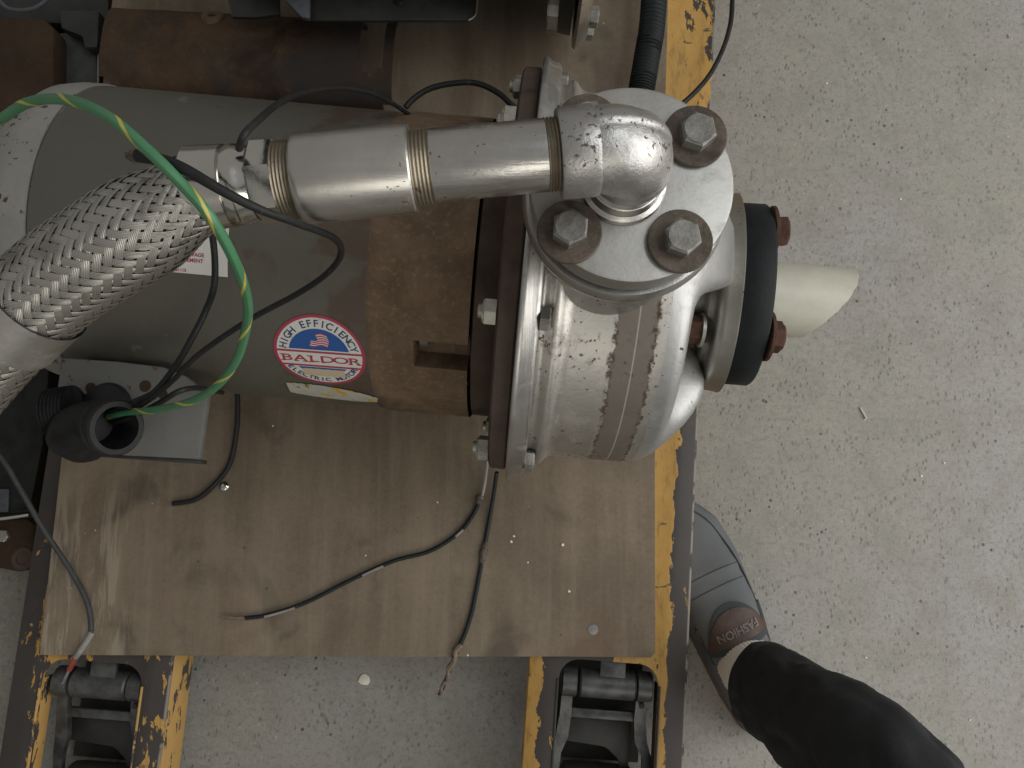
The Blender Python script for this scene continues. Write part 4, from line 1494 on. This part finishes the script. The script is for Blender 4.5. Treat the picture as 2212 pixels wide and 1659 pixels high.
# apron seam round the toe, instep seams
seam = [shoe_pt(t, R(a), .0004) for t, a in ((.36, 62), (.45, 58), (.55, 54), (.66, 49), (.76, 44), (.85, 40), (.92, 26), (.945, 0), (.92, -26), (.85, -40), (.76, -44), (.66, -49), (.55, -54), (.36, -62))]
mk('apron_seam', tube(catmull(seam, 6), .0010, 8), M_SEAM, sh)
for t0 in (.60, .655):
    mk('crease_seam', tube(catmull([shoe_pt(t0 + .012 * math.cos(R(a * 2)), R(a), .0000) for a in (-46, -30, -12, 6, 24, 46)], 5), .0006, 6), M_SEAM, sh)


# tongue with the leather patch
TT = .422
def patch_geo(t0, len_, half, lift, nx=18, ny=9):
    """half-oval patch: straight edge at the ankle side"""
    vs, fs = [], []
    for i in range(nx + 1):
        s = -half + 2 * half * i / nx
        hgt = len_ * max(.02, 1 - abs(s / half) ** 2.2) ** .6
        for j in range(ny + 1):
            vs.append(shoe_xy(t0 + hgt * j / ny / SL, s, lift))
    for i in range(nx):
        for j in range(ny):
            q = i * (ny + 1) + j
            fs.append((q, q + 1, q + ny + 2, q + ny + 1))
    return vs, fs


tg = mk('tongue', join(patch_geo(TT - .030, .046, .0325, .0022)), M_SEAM, sh, 60)
mk('leather_patch', patch_geo(TT - .006, .033, .0300, .0034), M_PATCH, sh, 60)
tx = text_geo('FASHION', .0112, .92, .00035)
mk('patch_lettering', ([shoe_xy(TT + .0085 / SL + .004 - y / SL, -x, .0042) for x, y in tx[0]], tx[1]), M_PTXT, sh, None)
for s_ in (1, -1):
    mk('elastic_gusset', tube(catmull([shoe_pt(t, R(s_ * a), .0008) for t, a in ((.50, 58), (.44, 66), (.38, 74), (.33, 80))], 5), .0022, 8), M_SEAM, sh)

# sock: ribbed tube from the shoe throat into the cuff
kc = heel + sd_ * (.31 * SL)
a_top = ankle.lerp(P(1888, 1672, .38), .24)
spath = catmull([kc + V((0, 0, .040)), kc.lerp(ankle, .45) + V((0, 0, .03)), ankle + V((0, 0, .01)), a_top], 8)


def ribbed(path, r0, r1, segs=180, ribs=52):
    fr = frames(path)
    vs, fs = [], []
    for i, (p, t, a, b) in enumerate(fr):
        f = i / (len(fr) - 1)
        r = r0 + (r1 - r0) * f
        for j in range(segs):
            th = 2 * math.pi * j / segs
            d = a * math.cos(th) + b * math.sin(th)
            rr_ = r * (1 + .18 * abs(d.dot(sd_)) * (1 - f)) + .0004 * math.cos(ribs * th)
            vs.append(p + d * rr_)
    for i in range(len(fr) - 1):
        for j in range(segs):
            k = (j + 1) % segs
            fs.append((i * segs + j, i * segs + k, (i + 1) * segs + k, (i + 1) * segs + j))
    return vs, fs


mk('sock', ribbed(spath, .0300, .0310), M_SOCK, per, 60)


# trouser leg
def trousers():
    k2 = P(1906, 1666, .38)
    k1 = ankle.lerp(k2, .53)
    st = (k2 - ankle) / (.38 - .11)
    up_ = lambda z, dx, dy: V((k2.x + st.x * (z - .38) + dx, k2.y + st.y * (z - .38) + dy, z))
    keys = [(ankle, .0395, .052), (ankle.lerp(k1, .3), .0385, .049), (k1, .0405, .047), (k2, .0400, .048), (up_(.50, -.012, -.038), .044, .056), (up_(.62, -.01, -.085), .062, .068), (up_(.76, .02, -.16), .080, .080), (up_(.84, .03, -.20), .082, .082)]
    path = catmull([k[0] for k in keys], 12)
    n = len(path)
    m = 72
    vs, fs = [], []
    fr = frames(path)
    for i, (p, t, a, b) in enumerate(fr):
        f = i / (n - 1) * (len(keys) - 1)
        k = min(int(f), len(keys) - 2)
        g = f - k
        ra = keys[k][1] * (1 - g) + keys[k + 1][1] * g
        rb = keys[k][2] * (1 - g) + keys[k + 1][2] * g
        for j in range(m):
            th = 2 * math.pi * j / m
            d = a * math.cos(th) + b * math.sin(th)
            z = p.z
            q = V((math.cos(th) * 1.3, math.sin(th) * 1.3, z * 9))
            fold = .0034 * mn.noise(q) + .0028 * mn.noise(q * 2.1 + V((4, 0, z * 14))) - .0030 * max(0, 1 - abs(mn.noise(q * 1.3 + V((9, 2, z * 22)))) * 6) + .0016 * math.sin(z * 62 + 2.2 * math.sin(th * 1 + 1) + th * 2) * math.exp(-((z - .19) / .07) ** 2)
            sq = abs(d.dot(sn_))
            r = ra * sq + rb * (1 - sq) + fold * min(1, (i + .5) / 6)
            # the pressed crease
            r += .004 * max(0, math.cos(th - 2.4)) ** 30
            sl = max(0, 1 - (p.z - ankle.z) / .09)
            vs.append(p + d * r + V((0, 0, .62 * r * d.dot(sd_) * sl)))
    for i in range(n - 1):
        for j in range(m):
            k = (j + 1) % m
            fs.append((i * m + j, i * m + k, (i + 1) * m + k, (i + 1) * m + j))
    # turned-in hem
    base = len(vs)
    for j in range(m): vs.append(fr[0][0] + (vs[j] - fr[0][0]) * .93 + V((0, 0, .001)))
    for j in range(m): vs.append(fr[2][0] + (vs[j] - fr[0][0]) * .93)
    for j in range(m):
        k = (j + 1) % m
        fs.append((j, base + j, base + k, k))
        fs.append((base + j, base + m + j, base + m + k, base + k))
    fs.append(tuple((n - 1) * m + j for j in range(m)))
    return fix((vs, fs))


mk('trouser_leg', trousers(), M_TROUSER, per, 80)
